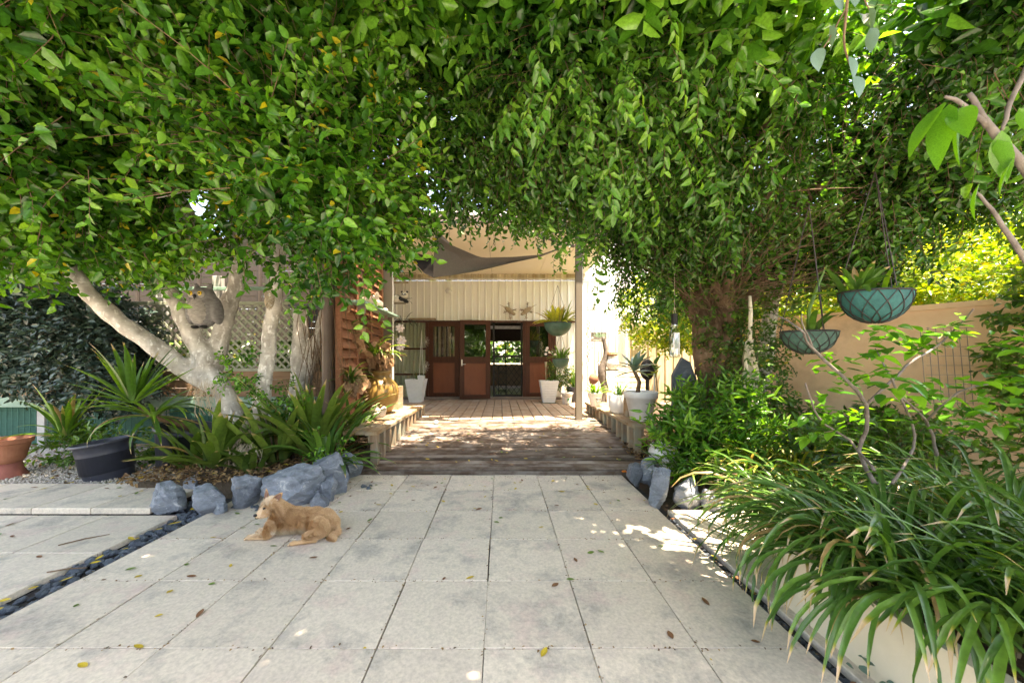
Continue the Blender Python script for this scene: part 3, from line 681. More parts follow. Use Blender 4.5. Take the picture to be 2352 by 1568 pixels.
# roof / soffit
roof = empty('verandah_roof', (-1, 8, 3.8), 'cream lined flat verandah roof between the house and the posts', 'roof')
for i in range(5):
    part('soffit_panel', MB().box((-4.2+1.32*i+.655+1.0, .18, .02), (1.312, 3.9, .02)), M['soffit'], roof)
part('roof_sheet', MB().box((-.15, .18, .07), (7.0, 4.0, .06)), M['trim'], roof)
part('gutter', MB().box((-.15, -1.86, .03), (7.0, .08, .12)), M['trim'], roof)
part('rear_gable', MB().box((-1.0, 2.05, .9), (8.2, .1, 1.9)), M['cream_clad'], roof)
post = empty('verandah_post', (1.42, 6.36, .2), 'square taupe post carrying the verandah roof right of the ramp', 'post')
part('shaft', MB().box((0, 0, 1.8), (.11, .11, 3.6)), M['post'], post); part('flashing', MB().box((.063, -.02, 1.9), (.014, .05, 3.3)), M['white'], post)
part('bracket', MB().box((0, 0, .04), (.13, .13, .08)), M['metal'], post)
post2 = empty('verandah_post', (-2.10, 6.56, .2), 'square taupe post carrying the verandah roof beside the louvres', 'post')
part('shaft', MB().box((0, 0, 1.8), (.16, .12, 3.6)), M['post'], post2); part('flashing', MB().box((.085, -.02, 1.8), (.012, .06, 3.5)), M['white'], post2)

# right part of house: taller white gable wall return, side fence, rendered wall
fence = empty('steel_fence', (3.9, 9.2, 0), 'weathered beige corrugated steel fence beyond the bench', 'fence')
x = 3.35
while x < 6.6: clad(x, -.05, 2.28, .22, 'fence_clad', 9.1, fence); x += .22
part('cap_rail', MB().box((.9, -.1, 2.3), (3.3, .04, .05)), M['fence_clad'], fence)
dp = empty('downpipe', (3.62, WY-.2, DZ), 'white square downpipe on the cream wall right of the post', 'downpipe')
part('pipe', MB().box((0, 0, 1.6), (.16, .1, 2.6)), M['white'], dp); part('cap', MB().box((0, 0, 2.93), (.18, .12, .06)), M['white'], dp)
tp = empty('garden_tap', (2.75, WY-.06, DZ), 'thin copper tap pipe on the cream wall', 'tap')
part('pipe', MB().tube([(0, 0, .1), (0, 0, 1.35)], .013, 6), M['trim'], tp); part('tap_head', MB().box((0, -.05, 1.05), (.1, .06, .05)).tube([(0, -.05, 1.05), (0, -.1, 1.0)], .015, 6), M['metal'], tp)

wall = empty('rendered_wall', (4.2, 4.8, 0), 'long peach rendered boundary wall behind the hanging baskets', 'wall')
a = Vector((3.72, 5.65)); b = Vector((7.0, .6)); d = (b-a); L = d.length; ang = math.atan2(d.y, d.x)
mb = MB().box(((a.x+b.x)/2-4.2, (a.y+b.y)/2-4.8, .9), (L, .2, 2.0), (0, 0, ang)); part('wall_face', mb, M['render_wall'], wall)
part('coping', MB().box(((a.x+b.x)/2-4.2, (a.y+b.y)/2-4.8, 1.93), (L, .26, .06), (0, 0, ang)), M['render_wall'], wall)

# planter box at right foreground
pl = empty('rendered_planter', (2.3, 1.3, -.04), 'cream rendered planter wall under the long strap leaves', 'planter')
part('side_face', MB().box((-.70, 0, .18), (.08, 1.35, .36)), M['cream_render'], pl)
part('end_face', MB().box((.3, .635, .18), (1.92, .08, .36)), M['cream_render'], pl)
part('soil', MB().box((.3, -.04, .15), (1.9, 1.26, .32)), M['soil'], pl)

# ---------------- left fence with lattice 
lf = empty('timber_fence', (-5.5, 5.6, 0), 'timber and sage green garden fence behind the left tree', 'fence')
for xx, c in ((-7.35, 'grey_paint'), (-5.45, 'grey_paint'), (-4.55, 'grey_paint'), (-3.7, 'grey_paint'), (-2.45, 'grey_paint')):
    board('fence_post', (xx, 5.63, 1.35), (.12, .1, 2.7 if xx > -7 else 3.6), c, lf)
for k in range(3): board('fence_board', (-6.3, 5.55, .84+.135*k), (8.0, .025, .128), 'fence_t', lf)
board('green_rail', (-6.3, 5.53, .69), (8.0, .035, .16), 'green_paint', lf)
board('top_rail', (-5.6, 5.52, 2.48), (4.0, .06, .05), 'green_paint', lf)
board('top_rail', (-4.6, 5.52, 2.25), (3.4, .04, .05), 'lattice', lf); board('bottom_rail', (-4.6, 5.52, 1.20), (3.4, .04, .05), 'lattice', lf)
nm = MB()
for k in range(84): nm.box((-6.3+(-4.0+k*.095), 0, .33), (.012, .006, .58))
for k in range(12): nm.box((-6.3, .008, .06+k*.05), (8.0, .006, .01))
nm.v = [v-Vector((-5.5, 0, 0)) for v in nm.v]
part('netting', nm, M['net'], lf, kind='stuff')
part('green_backing', MB().box((-.8, .12, .3), (8.0, .02, .62)), M['net'], lf)
la = empty('lattice_panel', (-4.7, 5.56, 1.7), 'cream diagonal lattice panel on the fence behind the tree forks', 'lattice')
for s in (-1, 1):
    for k in range(-30, 31):
        x0 = k*.135; seg = clipseg((x0-1.0*s, -1.0), (x0+1.0*s, 1.0), -1.55, 1.6, -.48, .53)
        if seg:
            (p0, p1), (q0, q1) = seg; L = math.hypot(q0-p0, q1-p1)
            if L > .08: put('slat', bmesh_box((round(L, 2), .008, .034), 0, M['lattice']), (-4.7+(p0+q0)/2, 5.56+.01*s, 1.7+(p1+q1)/2), la, (0, -math.atan2(q1-p1, q0-p0), 0))
dark_backdrop = empty('dark_backdrop', (-6.5, 8.3, 0), 'added dark boards standing for the gloom behind the fence at far left', 'dark_backdrop')  # dark wall added where only gloom lies behind the fence
for k in range(16): part('wall_board', MB().box((-1.8, 0, 1.9+k*.15), (11.4, .03, .14)), M['dark_backdrop'], dark_backdrop)
for k in range(5): part('pole', MB().tube([(-3.3+k*1.4, -.3, -.05), (-3.2+k*1.4, -.3, 4.0)], .05, 8), M['dark_backdrop'], dark_backdrop)
# louvred timber screen along the verandah's left edge (faces +x)
lv = empty('louvre_screen', (-2.2, 5.5, .2), 'red brown timber louvre screen at the left edge of the verandah', 'louvre screen')
ys = [4.75, 5.30, 5.86, 6.42]
for yy in ys: board('frame_stile', (-2.2, yy, 1.85), (.07, .06, 3.4), 'louvre', lv)
for j in range(3):
    for k in range(23):
        z = .34+k*.138; L = ys[j+1]-ys[j]-.065
        put('slat', bmesh_box((.013, round(L, 3), .15), 0, M['louvre']), (-2.2+random.uniform(-.004, .004), (ys[j]+ys[j+1])/2, z), lv, (random.uniform(-.02, .02), R(-30)+random.uniform(-.14, .14), 0))
part('backing', MB().box((-.12, 0, 1.7), (.02, 1.9, 3.3)), M['trim'], lv)
sh = empty('ornament_shelf', (-2.02, 5.7, 2.17), 'pale green narrow shelf fixed to the louvre screen', 'shelf')
part('shelf_board', MB().box((0, 0, 0), (.24, 1.7, .03)), M['green_paint'], sh); part('bracket', MB().box((-.05, -.5, -.07), (.12, .02, .11)), M['trim'], sh); part('bracket', MB().box((-.05, .5, -.07), (.12, .02, .11)), M['trim'], sh)
# benches
def bench(name, x, y0, y1, z, inner, label, seed):
    b = empty(name, (x, (y0+y1)/2, 0), label, 'bench'); rr = random.Random(seed); s = inner
    for k in range(3): board('seat_board', (x-s*(.07+.145*k), (y0+y1)/2+rr.uniform(-.03, .03), z-.025), (.138, y1-y0, .045), 'bench', b)
    yy = y0+.06
    while yy < y1-.04:
        zb = ramp_z(yy) if yy < 6.34 else DZ; h = z-.048-zb
        board('bench_leg', (x-s*.05, yy, zb+h/2), (.085, .075, h), 'bench_v', b, .003, (0, 0, rr.uniform(-.04, .04)))
        yy += .235
    board('apron', (x-s*.12, (y0+y1)/2, z-.10), (.03, y1-y0-.1, .1), 'bench', b)
    return b
bench('low_bench', -1.50, 4.25, 7.0, .48, 1, 'low timber bench along the left side of the ramp', 1)
bench('low_bench', 1.78, 4.62, 7.4, .48, -1, 'low timber bench along the right side carrying white pots', 2)
put('garden_sleeper', MB().box((0, 0, 0), (1.0, .1, .16), bev=.01).mesh('garden_sleeper', M['sleeper']), (-3.25, 3.72, .05), rot=(0, 0, .08), label='weathered grey timber sleeper edging the bed behind the small rocks', cat='garden edging')
# ================================================================ TREES
lt = empty('fig_tree', (-3.3, 4.3, .1), 'grey barked clipped fig tree with long forked limbs left of the ramp', 'tree')
def limb(mb, pts, r, jit=.012, n=10, sub=4):
    pts = [Vector(p) for p in pts]; out = []; rr = []
    for i in range(len(pts)-1):
        p0 = pts[max(i-1, 0)]; p1 = pts[i]; p2 = pts[i+1]; p3 = pts[min(i+2, len(pts)-1)]
        for k in range(sub):
            t = k/sub; q = .5*((2*p1)+(p2-p0)*t+(2*p0-5*p1+4*p2-p3)*t*t+(3*p1-p0-3*p2+p3)*t**3)
            out.append(q+Vector((random.uniform(-jit, jit), random.uniform(-jit, jit), 0))); rr.append((r[i]*(1-t)+r[i+1]*t)*random.uniform(.95, 1.06))
    out.append(pts[-1]); rr.append(r[-1]); mb.tube(out, rr, n); return out
def Pl(seq, off): return [P(*q)-Vector(off) for q in seq]
def knobs(V, me):
    d = np.sin(V[:, 0]*31+V[:, 2]*9)*np.sin(V[:, 2]*23+V[:, 1]*17)*.006; nr = np.empty(len(me.vertices)*3, np.float32); me.vertices.foreach_get('normal', nr)
    return V+nr.reshape(-1, 3)*d[:, None]
mb = MB(); o = (-3.3, 4.3, .1)
limb(mb, Pl([(555, 1040, 4.3), (548, 985, 4.3), (520, 915, 4.3), (478, 840, 4.32), (452, 800, 4.34)], o), [.13, .12, .115, .108, .095])
limb(mb, Pl([(500, 890, 4.3), (440, 858, 4.25), (340, 785, 4.15), (255, 722, 4.0), (195, 665, 3.9), (140, 590, 3.75), (60, 520, 3.5)], o), [.10, .105, .10, .092, .082, .07, .045])
limb(mb, Pl([(478, 840, 4.3), (440, 760, 4.3), (395, 680, 4.3), (352, 610, 4.3), (300, 480, 4.2), (270, 340, 4.0)], o), [.12, .10, .09, .082, .06, .035])
limb(mb, Pl([(490, 860, 4.35), (505, 780, 4.45), (527, 700, 4.5), (552, 620, 4.5), (600, 420, 4.3)], o), [.10, .105, .105, .09, .045])
limb(mb, Pl([(598, 1010, 4.2), (592, 960, 4.2), (606, 900, 4.2), (616, 800, 4.2), (632, 690, 4.2), (650, 560, 4.1), (700, 400, 4.0)], o), [.125, .105, .088, .082, .075, .06, .035])
limb(mb, Pl([(600, 1005, 4.25), (560, 1010, 4.3), (548, 1035, 4.3)], o), [.07, .07, .09])
put('trunk', remesh(mb, 'trunk', M['bark_l'], .024, 3, fn=knobs), (-3.3, 4.3, .1), lt)
bt = empty('fig_tree', (-2.9, 5.2, .1), 'pair of slender grey fig stems behind the nearer left tree', 'tree')
mb = MB(); o = (-2.9, 5.2, .1)
limb(mb, Pl([(680, 960, 5.0), (684, 850, 5.0), (690, 760, 5.0), (694, 640, 5.0), (690, 500, 5.0)], o), [.13, .10, .10, .11, .08])
limb(mb, Pl([(690, 960, 5.1), (700, 870, 5.1), (720, 810, 5.05), (745, 745, 5.0), (760, 640, 4.9), (780, 480, 4.8)], o), [.13, .12, .12, .10, .08, .05])
put('trunk', remesh(mb, 'trunk', M['bark_l'], .024, 3, fn=knobs), o, bt)
mb = MB()
g = random.Random(3)
for k in range(70):
    x = g.uniform(-2.75, -2.15); z = g.uniform(1.3, 2.4); p = Vector((x, 4.9+g.uniform(-.2, .2), z)) - Vector(o)
    mb.tube([p, p+Vector((g.uniform(-.1, .1), 0, -.3)), p+Vector((g.uniform(-.15, .15), g.uniform(-.1, .1), -.6-g.random()*.5))], .004, 4, False)
put('aerial_roots', mb.mesh('aerial_roots', M['twig']), o, bt, kind='stuff')

rt = empty('weeping_fig', (2.87, 4.6, .05), 'weeping fig with braided brown stems right of the ramp', 'tree')
mb = MB(); o = Vector((2.87, 4.6, .05)); g = random.Random(9)
tops = [(1520, 560), (1600, 560), (1650, 540), (1720, 560), (1800, 580), (1590, 520), (1680, 600), (1760, 540)]
for k, (tx, ty) in enumerate(tops):
    a = k*2*math.pi/len(tops); rr = .19; base = Vector((2.87+math.cos(a)*rr, 4.6+math.sin(a)*rr*.7, -.05)); pts = [base-o]
    tp_ = P(tx, ty, 4.5+.35*math.sin(a))
    for q in (.2, .4, .6, .8):
        aa = a+q*2.2; sp = .17 if q < .7 else .24; c = Vector((2.87, 4.6, 0)).lerp(Vector((2.80, 4.55, 0)), q); c.z = .05+q*1.9
        c += Vector((math.cos(aa)*sp, math.sin(aa)*sp*.7, 0)); pts.append(c-o)
    pts.append(tp_-o); e = tp_+Vector(((tx-1640)/130+g.uniform(-.3, .3), g.uniform(-.9, .2), 1.0)); pts.append(e-o)
    limb(mb, pts, [.11, .085, .075, .075, .075, .06, .025], .02)
put('trunk', remesh(mb, 'trunk', M['bark_r'], .022, 1, fn=knobs), o, rt)
mb = MB()
for k in range(150):                                        # aerial roots hugging and hanging round the stems
    a = g.uniform(0, 6.28); r0 = g.uniform(.2, .34); z = g.uniform(.7, 2.4); pts = []
    for q in range(5): pts.append(Vector((math.cos(a+q*.25)*r0*(1-q*.03), math.sin(a+q*.25)*r0*.75, z-q*g.uniform(.1, .22))))
    mb.tube(pts, g.uniform(.003, .009), 4, False)
put('aerial_roots', mb.mesh('aerial_roots', M['twig']), o, rt, kind='stuff')
mb = MB()
for k in range(380):                                        # bare inner twigs under the crown
    a = g.uniform(0, 6.28); s = Vector((-.1+math.cos(a)*g.uniform(.05, .7), math.sin(a)*.4-.1, g.uniform(1.9, 2.6))); d = Vector((math.cos(a+g.uniform(-.9, .9)), math.sin(a)*.9-.2, g.uniform(-.2, .9))); L = g.uniform(.35, 1.0)
    j = lambda: Vector((g.uniform(-.09, .09), g.uniform(-.09, .09), g.uniform(-.09, .09)))
    mb.tube([s, s+d*L*.3+j()*.6, s+d*L*.6+j(), s+d*L+j()*1.4], [.005*g.uniform(.5, 1.5), .0035, .0025, .0015], 4, False)
put('bare_twigs', mb.mesh('bare_twigs', M['twig']), o, rt, kind='stuff')
def inner_limbs(tree, base, targets, r0, m, seed):
    g = random.Random(seed); mb = MB()
    for t in targets:
        t = Vector(t); b = Vector(base)
        limb(mb, [b, b.lerp(t, .5)+Vector((g.uniform(-.2, .2), g.uniform(-.2, .2), .25)), t], [r0, r0*.6, r0*.25], .02, 7)
        for k in range(9):
            s = b.lerp(t, g.uniform(.4, 1)); e = s+Vector((g.uniform(-.8, .8), g.uniform(-.8, .5), g.uniform(-.4, .5))); limb(mb, [s, s.lerp(e, .5)+Vector((0, 0, .08)), e], [.014, .008, .003], .01, 5)
    mb.v = [v-wloc(tree) for v in mb.v]; put('branch', mb.mesh('branch', m, True), wloc(tree), tree)
inner_limbs(lt, (-3.5, 4.2, 2.6), [(-2, 3.4, 3.3), (-1.3, 3.6, 3.6), (-3.5, 3, 3.5), (-4.6, 2.8, 3.2), (-2.6, 2.6, 3.6)], .06, M['bark_l'], 2)
inner_limbs(rt, (2.7, 4.4, 2.6), [(1.3, 4.2, 3.6), (.3, 4.4, 3.9), (2.5, 3.2, 3.6), (3.9, 3.6, 3.4), (.6, 3.0, 3.7)], .07, M['bark_r'], 5)

LE = [((-1.60, 3.0, 2.90), (.95, .85, .85), 1.1), ((-3.0, 2.9, 3.27), (1.3, 1.05, .95)), ((-4.1, 2.6, 3.02), (1.1, .9, .8)), ((-2.4, 3.1, 3.95), (1.9, 1.3, .9)),
      ((-1.32, 3.6, 3.5), (.85, .9, .78), 1.1), ((-4.4, 3.6, 3.42), (1.6, 1.2, 1.1), .8), ((-.6, 3.4, 4.1), (1.2, 1.1, .7), .9), ((-3.6, 4.4, 3.5), (2.2, .9, .85), .7), ((-5.4, 4.6, 3.35), (1.4, .8, .8), .7),
      ((-1.3, 4.6, 3.65), (1.0, .9, .55), .9), ((-3.2, 1.9, 3.75), (1.6, .9, .6), .8), ((-4.5, 5.1, 3.75), (1.6, .7, .5), .7), ((-3.0, 5.3, 3.7), (1.1, .6, .5), .7), ((-6.9, 4.7, 3.75), (1.7, .9, .6), .6)]  # closing lobes added to shade the lattice and far left fence
crown(lt, M['leaf_l'], LE, 215, .30, .082, .58, .12, seed=3, void=-.12)
RE = [((.05, 4.6, 3.88), (1.5, 1.1, .72)), ((1.45, 4.3, 3.6), (1.3, 1.3, .85)), ((2.75, 4.4, 3.45), (1.6, 1.3, .95)), ((3.9, 4.0, 3.25), (1.25, 1.1, .88)), ((2.9, 2.7, 3.7), (1.4, .9, .75)),
      ((.75, 3.1, 3.55), (.8, .75, .75)), ((1.7, 3.3, 3.9), (1.3, .9, .75)), ((4.1, 2.7, 3.7), (1.1, .9, .7)), ((2.0, 5.1, 2.9), (.7, .5, .5), .8), ((.6, 4.2, 4.6), (2.6, 1.2, .7), .7), ((3.6, 4.4, 4.4), (2.6, 1.3, .8), .6), ((1.2, 5.2, 3.6), (1.2, .55, .4), .7), ((-.4, 3.6, 3.5), (.95, .55, .62), .9, 1, 1), ((.45, 3.7, 3.55), (.9, .55, .6), .9, 1, 1), ((0, 4.3, 4.2), (1.5, .6, .6), .8, 1.1, 1), ((3.7, 4.0, 3.22), (1.25, .7, .5), .8, 1, 1), ((4.6, 3.4, 3.4), (.9, .6, .45), .8, 1, 1), ((-.1, 3.4, 4.5), (1.8, .9, .5), .7, 1.1, 1), ((2.5, 4.1, 2.95), (.9, .45, .4), .7), ((2.0, 4.6, 2.45), (.33, .3, .55), .8), ((3.75, 4.1, 2.75), (.5, .4, .36), .8)]
crown(rt, M['leaf_r'], RE, 245, .32, .071, .50, .60, seed=5, void=-.12)
# high canopy of a third tree over the path (mostly above the frame, throws the shade)
ht = empty('shade_tree', (-5.6, .2, -.05), 'high leafy canopy reaching over the paved path at the top edge', 'tree')
mb = MB(); limb(mb, [(0, 0, 0), (.1, .1, 1.6), (.5, .3, 3.0), (2.2, .8, 4.0), (4.6, 1.2, 4.2)], [.2, .16, .14, .09, .05]); put('trunk', mb.mesh('trunk', M['bark_l'], True), wloc(ht), ht)
CE = []
# bright new shoots standing out of both crowns
def sprays(tree, mk, ells, n, tl, nl, ll, lw, weep, seed, zlim=9):
    gg = np.random.default_rng(seed); T = [twig_tpl(nl, tl*gg.uniform(.8, 1.2), ll, lw, weep, seed*10+k) for k in range(5)]; LV, LF, LR, SV, SF = [], [], [], [], []; a = b = 0
    for i, e in enumerate(ells):
        p, nn = ell_surface(e[0], e[1], 30, seed=seed+i, thick=.02); k = sun_keep(p) & (p[:, 1] > .9) & (p[:, 2] < zlim); k &= nn[:, 1] < .2; p, nn = p[k][:n//len(ells)], nn[k][:n//len(ells)]
        fwd = nn+gg.normal(0, .35, p.shape)+np.array([0, 0, .25-weep*1.6]); up = nn*.5+np.array([0, 0, 1.])+gg.normal(0, .2, p.shape)
        for w_ in range(5):
            q = (np.arange(len(p)) % 5) == w_
            if not q.any(): continue
            Rm = rotmat(fwd[q], up[q]); (lV, lF, lr), st = T[w_]; s_ = gg.uniform(.7, 1.25, q.sum())
            V, Fc = place_tpl((lV, lF), p[q], Rm, s_); LV.append(V); LF.append(Fc+a); a += len(V); LR.append(np.tile(lr, (q.sum(), 1)).ravel()*.9)
            V, Fc = place_tpl(st, p[q], Rm, s_*1.0); SV.append(V); SF.append(Fc+b); b += len(V)
    off = np.array(wloc(tree)); put('new_shoots', npmesh('new_shoots', np.concatenate(LV)-off, np.concatenate(LF), M[mk], np.concatenate(LR)), wloc(tree), tree, kind='stuff'); put('shoot_stems', npmesh('shoot_stems', np.concatenate(SV)-off, np.concatenate(SF), M['twig']), wloc(tree), tree, kind='stuff')
sprays(lt, 'leaf_n', LE[:5], 300, .42, 12, .078, .60, .0, 61)
sprays(rt, 'leaf_n', [RE[5], RE[5], RE[6], RE[4], RE[1], RE[2]], 230, .5, 14, .092, .46, .8, 62)
g = random.Random(4)
for i in range(8):
    for j in range(5): CE.append(((-3.9+i*1.2+g.uniform(-.15, .15), .1+j*.75, 4.35+g.uniform(-.2, .25)), (.95, .75, .42), 1.0, 1.25))
CE.append(((-7.3, 4.6, 4.3), (1.9, 1.1, .4), 1.0, 1.3)); CE.append(((-8.6, 4.4, 4.2), (1.2, 1.1, .4), 1.0, 1.3))  # lobes outside the view, added to shade the far left fence
def kf(p): return sun_keep(p) & (p[:, 2] > 3.75)
crown(ht, M['leaf_l'], CE, 85, .3, .12, .55, .15, nl=10, seed=8, keepfn=kf, stems=False, ymin=-.9)

# individually placed nearest leaves of both crowns
def near_leaves(tree, mk, ells, n, L, w, seed, weep, ymax=3.0):
    g = np.random.default_rng(seed); out = 0
    for e in ells:
        p, nn = ell_surface(e[0], e[1], 60, seed=seed+out, thick=.03); k = sun_keep(p) & (p[:, 1] < ymax) & (p[:, 1] > .9); p, nn = p[k], nn[k]
        for i in range(min(len(p), n//len(ells))):
            q = p[i]+nn[i]*.05; a = g.uniform(0, 6.28)
            put('leaf', leaf_mesh(mk, w, i % 5), q, tree, (g.uniform(-.5, .5), g.uniform(.1, .6)+weep, a), L*g.uniform(.8, 1.15)); out += 1
near_leaves(lt, 'leaf_l', [LE[0], LE[1], LE[2], LE[3], LE[4]], 200, .085, .5, 20, .1, 3.4)
near_leaves(rt, 'leaf_r', [RE[5], RE[4], RE[1], RE[7], RE[6]], 200, .085, .48, 30, .8, 3.6)

# ---------------- hedges and bushes beyond
def bush(name, loc, label, cat, ells, mk, dens, ll, lw, seed, stems=True, keep=None, sz=(.75, 1.25), weep=.1, tl=.2, nl=9, grp=None, ymin=.35):
    b = empty(name, loc, label, cat, grp); crown(b, M[mk], ells, dens, tl, ll, lw, weep, nl=nl, seed=seed, stems=stems, keepfn=keep, sz=sz, ymin=ymin); return b
bush('hedge', (6.3, 5.5, 0), 'sunlit yellow green hedge growing above the peach wall', 'hedge', [((4.3, 6.6, 2.6), (1.2, .7, .9)), ((5.6, 5.9, 2.5), (1.3, .7, 1.1)), ((7.0, 5.2, 2.6), (1.4, .8, 1.3)), ((8.3, 4.2, 2.6), (1.3, .9, 1.3)), ((6.6, 7.4, 3.1), (2.4, .8, 1.5), .6), ((9.6, 5.6, 3.0), (2.0, 1.0, 1.6), .5), ((6.3, 3.6, 2.35), (.8, .6, .4), .8)], 'leaf_y', 120, .075, .55, 41, nl=10, tl=.26)
bush('bush', (3.4, 8.4, 0), 'sunlit yellow green bush against the cream wall behind the hanging bottle', 'bush', [((3.75, 8.3, 2.55), (.8, .5, .75)), ((4.3, 8.0, 2.2), (.6, .45, .55))], 'leaf_y', 130, .085, .6, 43, nl=9, tl=.24)
bush('dark_hedge', (-6.2, 4.9, 0), 'dark blue green hedge covering the fence at far left', 'hedge', [((-6.3, 5.0, 1.75), (1.0, .35, .62)), ((-5.7, 5.1, 1.55), (.55, .3, .6)), ((-7.1, 4.9, 1.7), (.8, .35, .7)), ((-5.9, 5.05, 1.05), (.8, .3, .4), .7)], 'leaf_d', 260, .075, .62, 47, nl=10, tl=.2)
bush('dark_bush', (5.2, 3.2, 0), 'dark leafy climber over the wall at the right edge', 'bush', [((5.0, 3.0, 1.4), (.4, .35, .7)), ((5.2, 2.9, 2.3), (.45, .4, .6), .7)], 'leaf_g', 130, .075, .6, 51)
bush('low_shrub', (3.9, 4.3, 0), 'low green shrub at the foot of the peach wall', 'shrub', [((3.6, 4.6, .45), (.5, .35, .3)), ((4.2, 3.9, .4), (.5, .35, .3))], 'leaf_g', 170, .07, .6, 52)
bush('low_shrub', (3.3, 3.0, 0), 'loose green shrub behind the near strap leaf clump', 'shrub', [((3.2, 3.1, .45), (.5, .4, .3)), ((4.0, 2.6, .45), (.6, .45, .35))], 'leaf_g', 130, .07, .5, 53)
bush('trunk_vine', (2.9, 4.35, .1), 'small leaved green vine wrapped round the braided trunk', 'vine', [((2.85, 4.45, 1.95), (.38, .28, .6), .8), ((3.15, 4.25, 1.0), (.28, .2, .6)), ((2.6, 4.3, .75), (.3, .25, .35)), ((3.3, 4.4, 1.7), (.4, .3, .5)), ((2.72, 3.85, 1.15), (.16, .12, .4), .8), ((2.8, 4.25, 1.5), (.26, .14, .5), .7)], 'leaf_g', 150, .05, .6, 54, tl=.18, nl=8)
bush('background_trees', (0, 20, 0), 'green trees seen far behind the garden fence', 'trees', [((-10, 14, 3), (4, 1.5, 3)), ((-4.5, 18.5, 2), (4, 1.5, 3)), ((1.0, 19, 2), (4, 1.2, 2.6)), ((12, 12, 3), (4, 1.5, 3.2))], 'leaf_g', 26, .22, .6, 57, nl=9, tl=.6, stems=False)
bush('background_trees', (0, -13, 0), 'garden trees behind the viewer that show in the door glass', 'trees', [((-6, -13, 2.6), (4, 1.5, 2.8)), ((0, -14, 2.4), (4, 1.5, 2.8)), ((6.5, -13, 2.6), (4, 1.5, 2.8))], 'leaf_g', 26, .24, .6, 157, nl=9, tl=.6, stems=False, ymin=-99)
bush('leafy_shoot', (-3.0, 4.0, .2), 'young bright green shoots sprouting between the left tree stems', 'shoot', [((-2.98, 4.0, 1.22), (.22, .12, .12)), ((-2.75, 4.05, 1.05), (.13, .1, .13))], 'leaf_l', 170, .055, .6, 58, tl=.16, nl=8)
bush('leafy_shoot', (-2.35, 3.95, .2), 'low leafy shoots among the strap leaves beside the second stem', 'shoot', [((-2.42, 4.0, .95), (.12, .1, .14)), ((-1.85, 3.75, .42), (.14, .1, .1))], 'leaf_l', 170, .06, .6, 59, tl=.16, nl=8)

# ================================================================ STRAP PLANTS
M_gr = 'strap leaf clumps in the right planter'
for k, (x, y, z, n, s, lab) in enumerate([(1.86, 1.78, .34, 150, 1.12, 'dark green arching strap leaf clump at the planter corner, nearest the path'), (1.72, 1.50, .34, 120, 1.0, 'strap leaf clump spilling over the middle of the cream planter face'), (2.35, 1.25, .34, 90, 1.1, 'strap leaf clump at the lowest right corner of the picture'), (2.45, 1.70, .34, 110, 1.2, 'dark green strap leaf clump at the right edge, bending over the planter'),
                               (2.05, 2.30, .12, 120, 1.1, 'dark green strap leaf clump behind the planter, drooping over the side path'), (2.85, 2.2, .34, 80, 1.2, 'strap leaf clump beneath the bare branched shrub'), (1.92, 1.28, .34, 130, 1.1, 'strap leaf clump hanging over the cream planter face at the bottom right')]):
    e = empty('strap_clump', (x, y, z), lab, 'plant', M_gr)
    strap_leaves(e, (x, y, z), int(n*1.5), .70*s, .0185, (.5, 1.4), (1.7, 3.1), 'strap', seed=60+k, spread=.2, twist=.8, taper=.74)
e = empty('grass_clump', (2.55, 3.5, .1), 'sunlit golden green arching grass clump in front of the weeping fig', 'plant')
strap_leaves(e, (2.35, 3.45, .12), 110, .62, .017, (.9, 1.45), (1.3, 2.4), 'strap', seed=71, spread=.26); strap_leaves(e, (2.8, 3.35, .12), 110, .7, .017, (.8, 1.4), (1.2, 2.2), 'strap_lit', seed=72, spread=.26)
e = empty('grass_clump', (1.95, 3.45, .1), 'green grassy clump leaning over the blue rocks at the right', 'plant')
strap_leaves(e, (1.98, 3.6, .15), 120, .42, .015, (.7, 1.5), (1.0, 2.4), 'strap', seed=73, spread=.22)
# upright lance leaved shrub
e = empty('lance_leaf_shrub', (2.25, 3.95, .1), 'upright shrub with narrow lance leaves right of the white pots', 'shrub')
g = random.Random(21); mb = MB(); lm = [leaf_mesh('leaf_g' if v % 2 else 'leaf_l', .26, v) for v in range(4)]
for k in range(20):
    bx = 2.36+g.uniform(-.36, .38); by = 3.95+g.uniform(-.2, .2); h = g.uniform(.5, 1.08); lean = Vector((g.uniform(-.2, .2), g.uniform(-.25, .1), 1))
    b0 = Vector((bx, by, .08)); mb.tube([b0-Vector((2.25, 3.95, .1)), b0+lean*h-Vector((2.25, 3.95, .1))], [.007, .003], 5, False)
    for q in range(13):
        t = .2+.8*q/12; a = q*2.4; put('leaf', lm[q % 4], b0+lean*h*t, e, (g.uniform(-.3, .3), -g.uniform(.1, .7), a), .165*(1.15-.45*t)*g.uniform(.8, 1.2))
part('stem', mb, M['leaf_g'], e, (2.25, 3.95, .1)); crown(e, M['leaf_n'], [((2.46, 3.95, .60), (.42, .32, .42)), ((2.0, 3.75, .38), (.3, .25, .25))], 150, .26, .12, .27, -.15, nl=10, seed=66, keepfn=None)
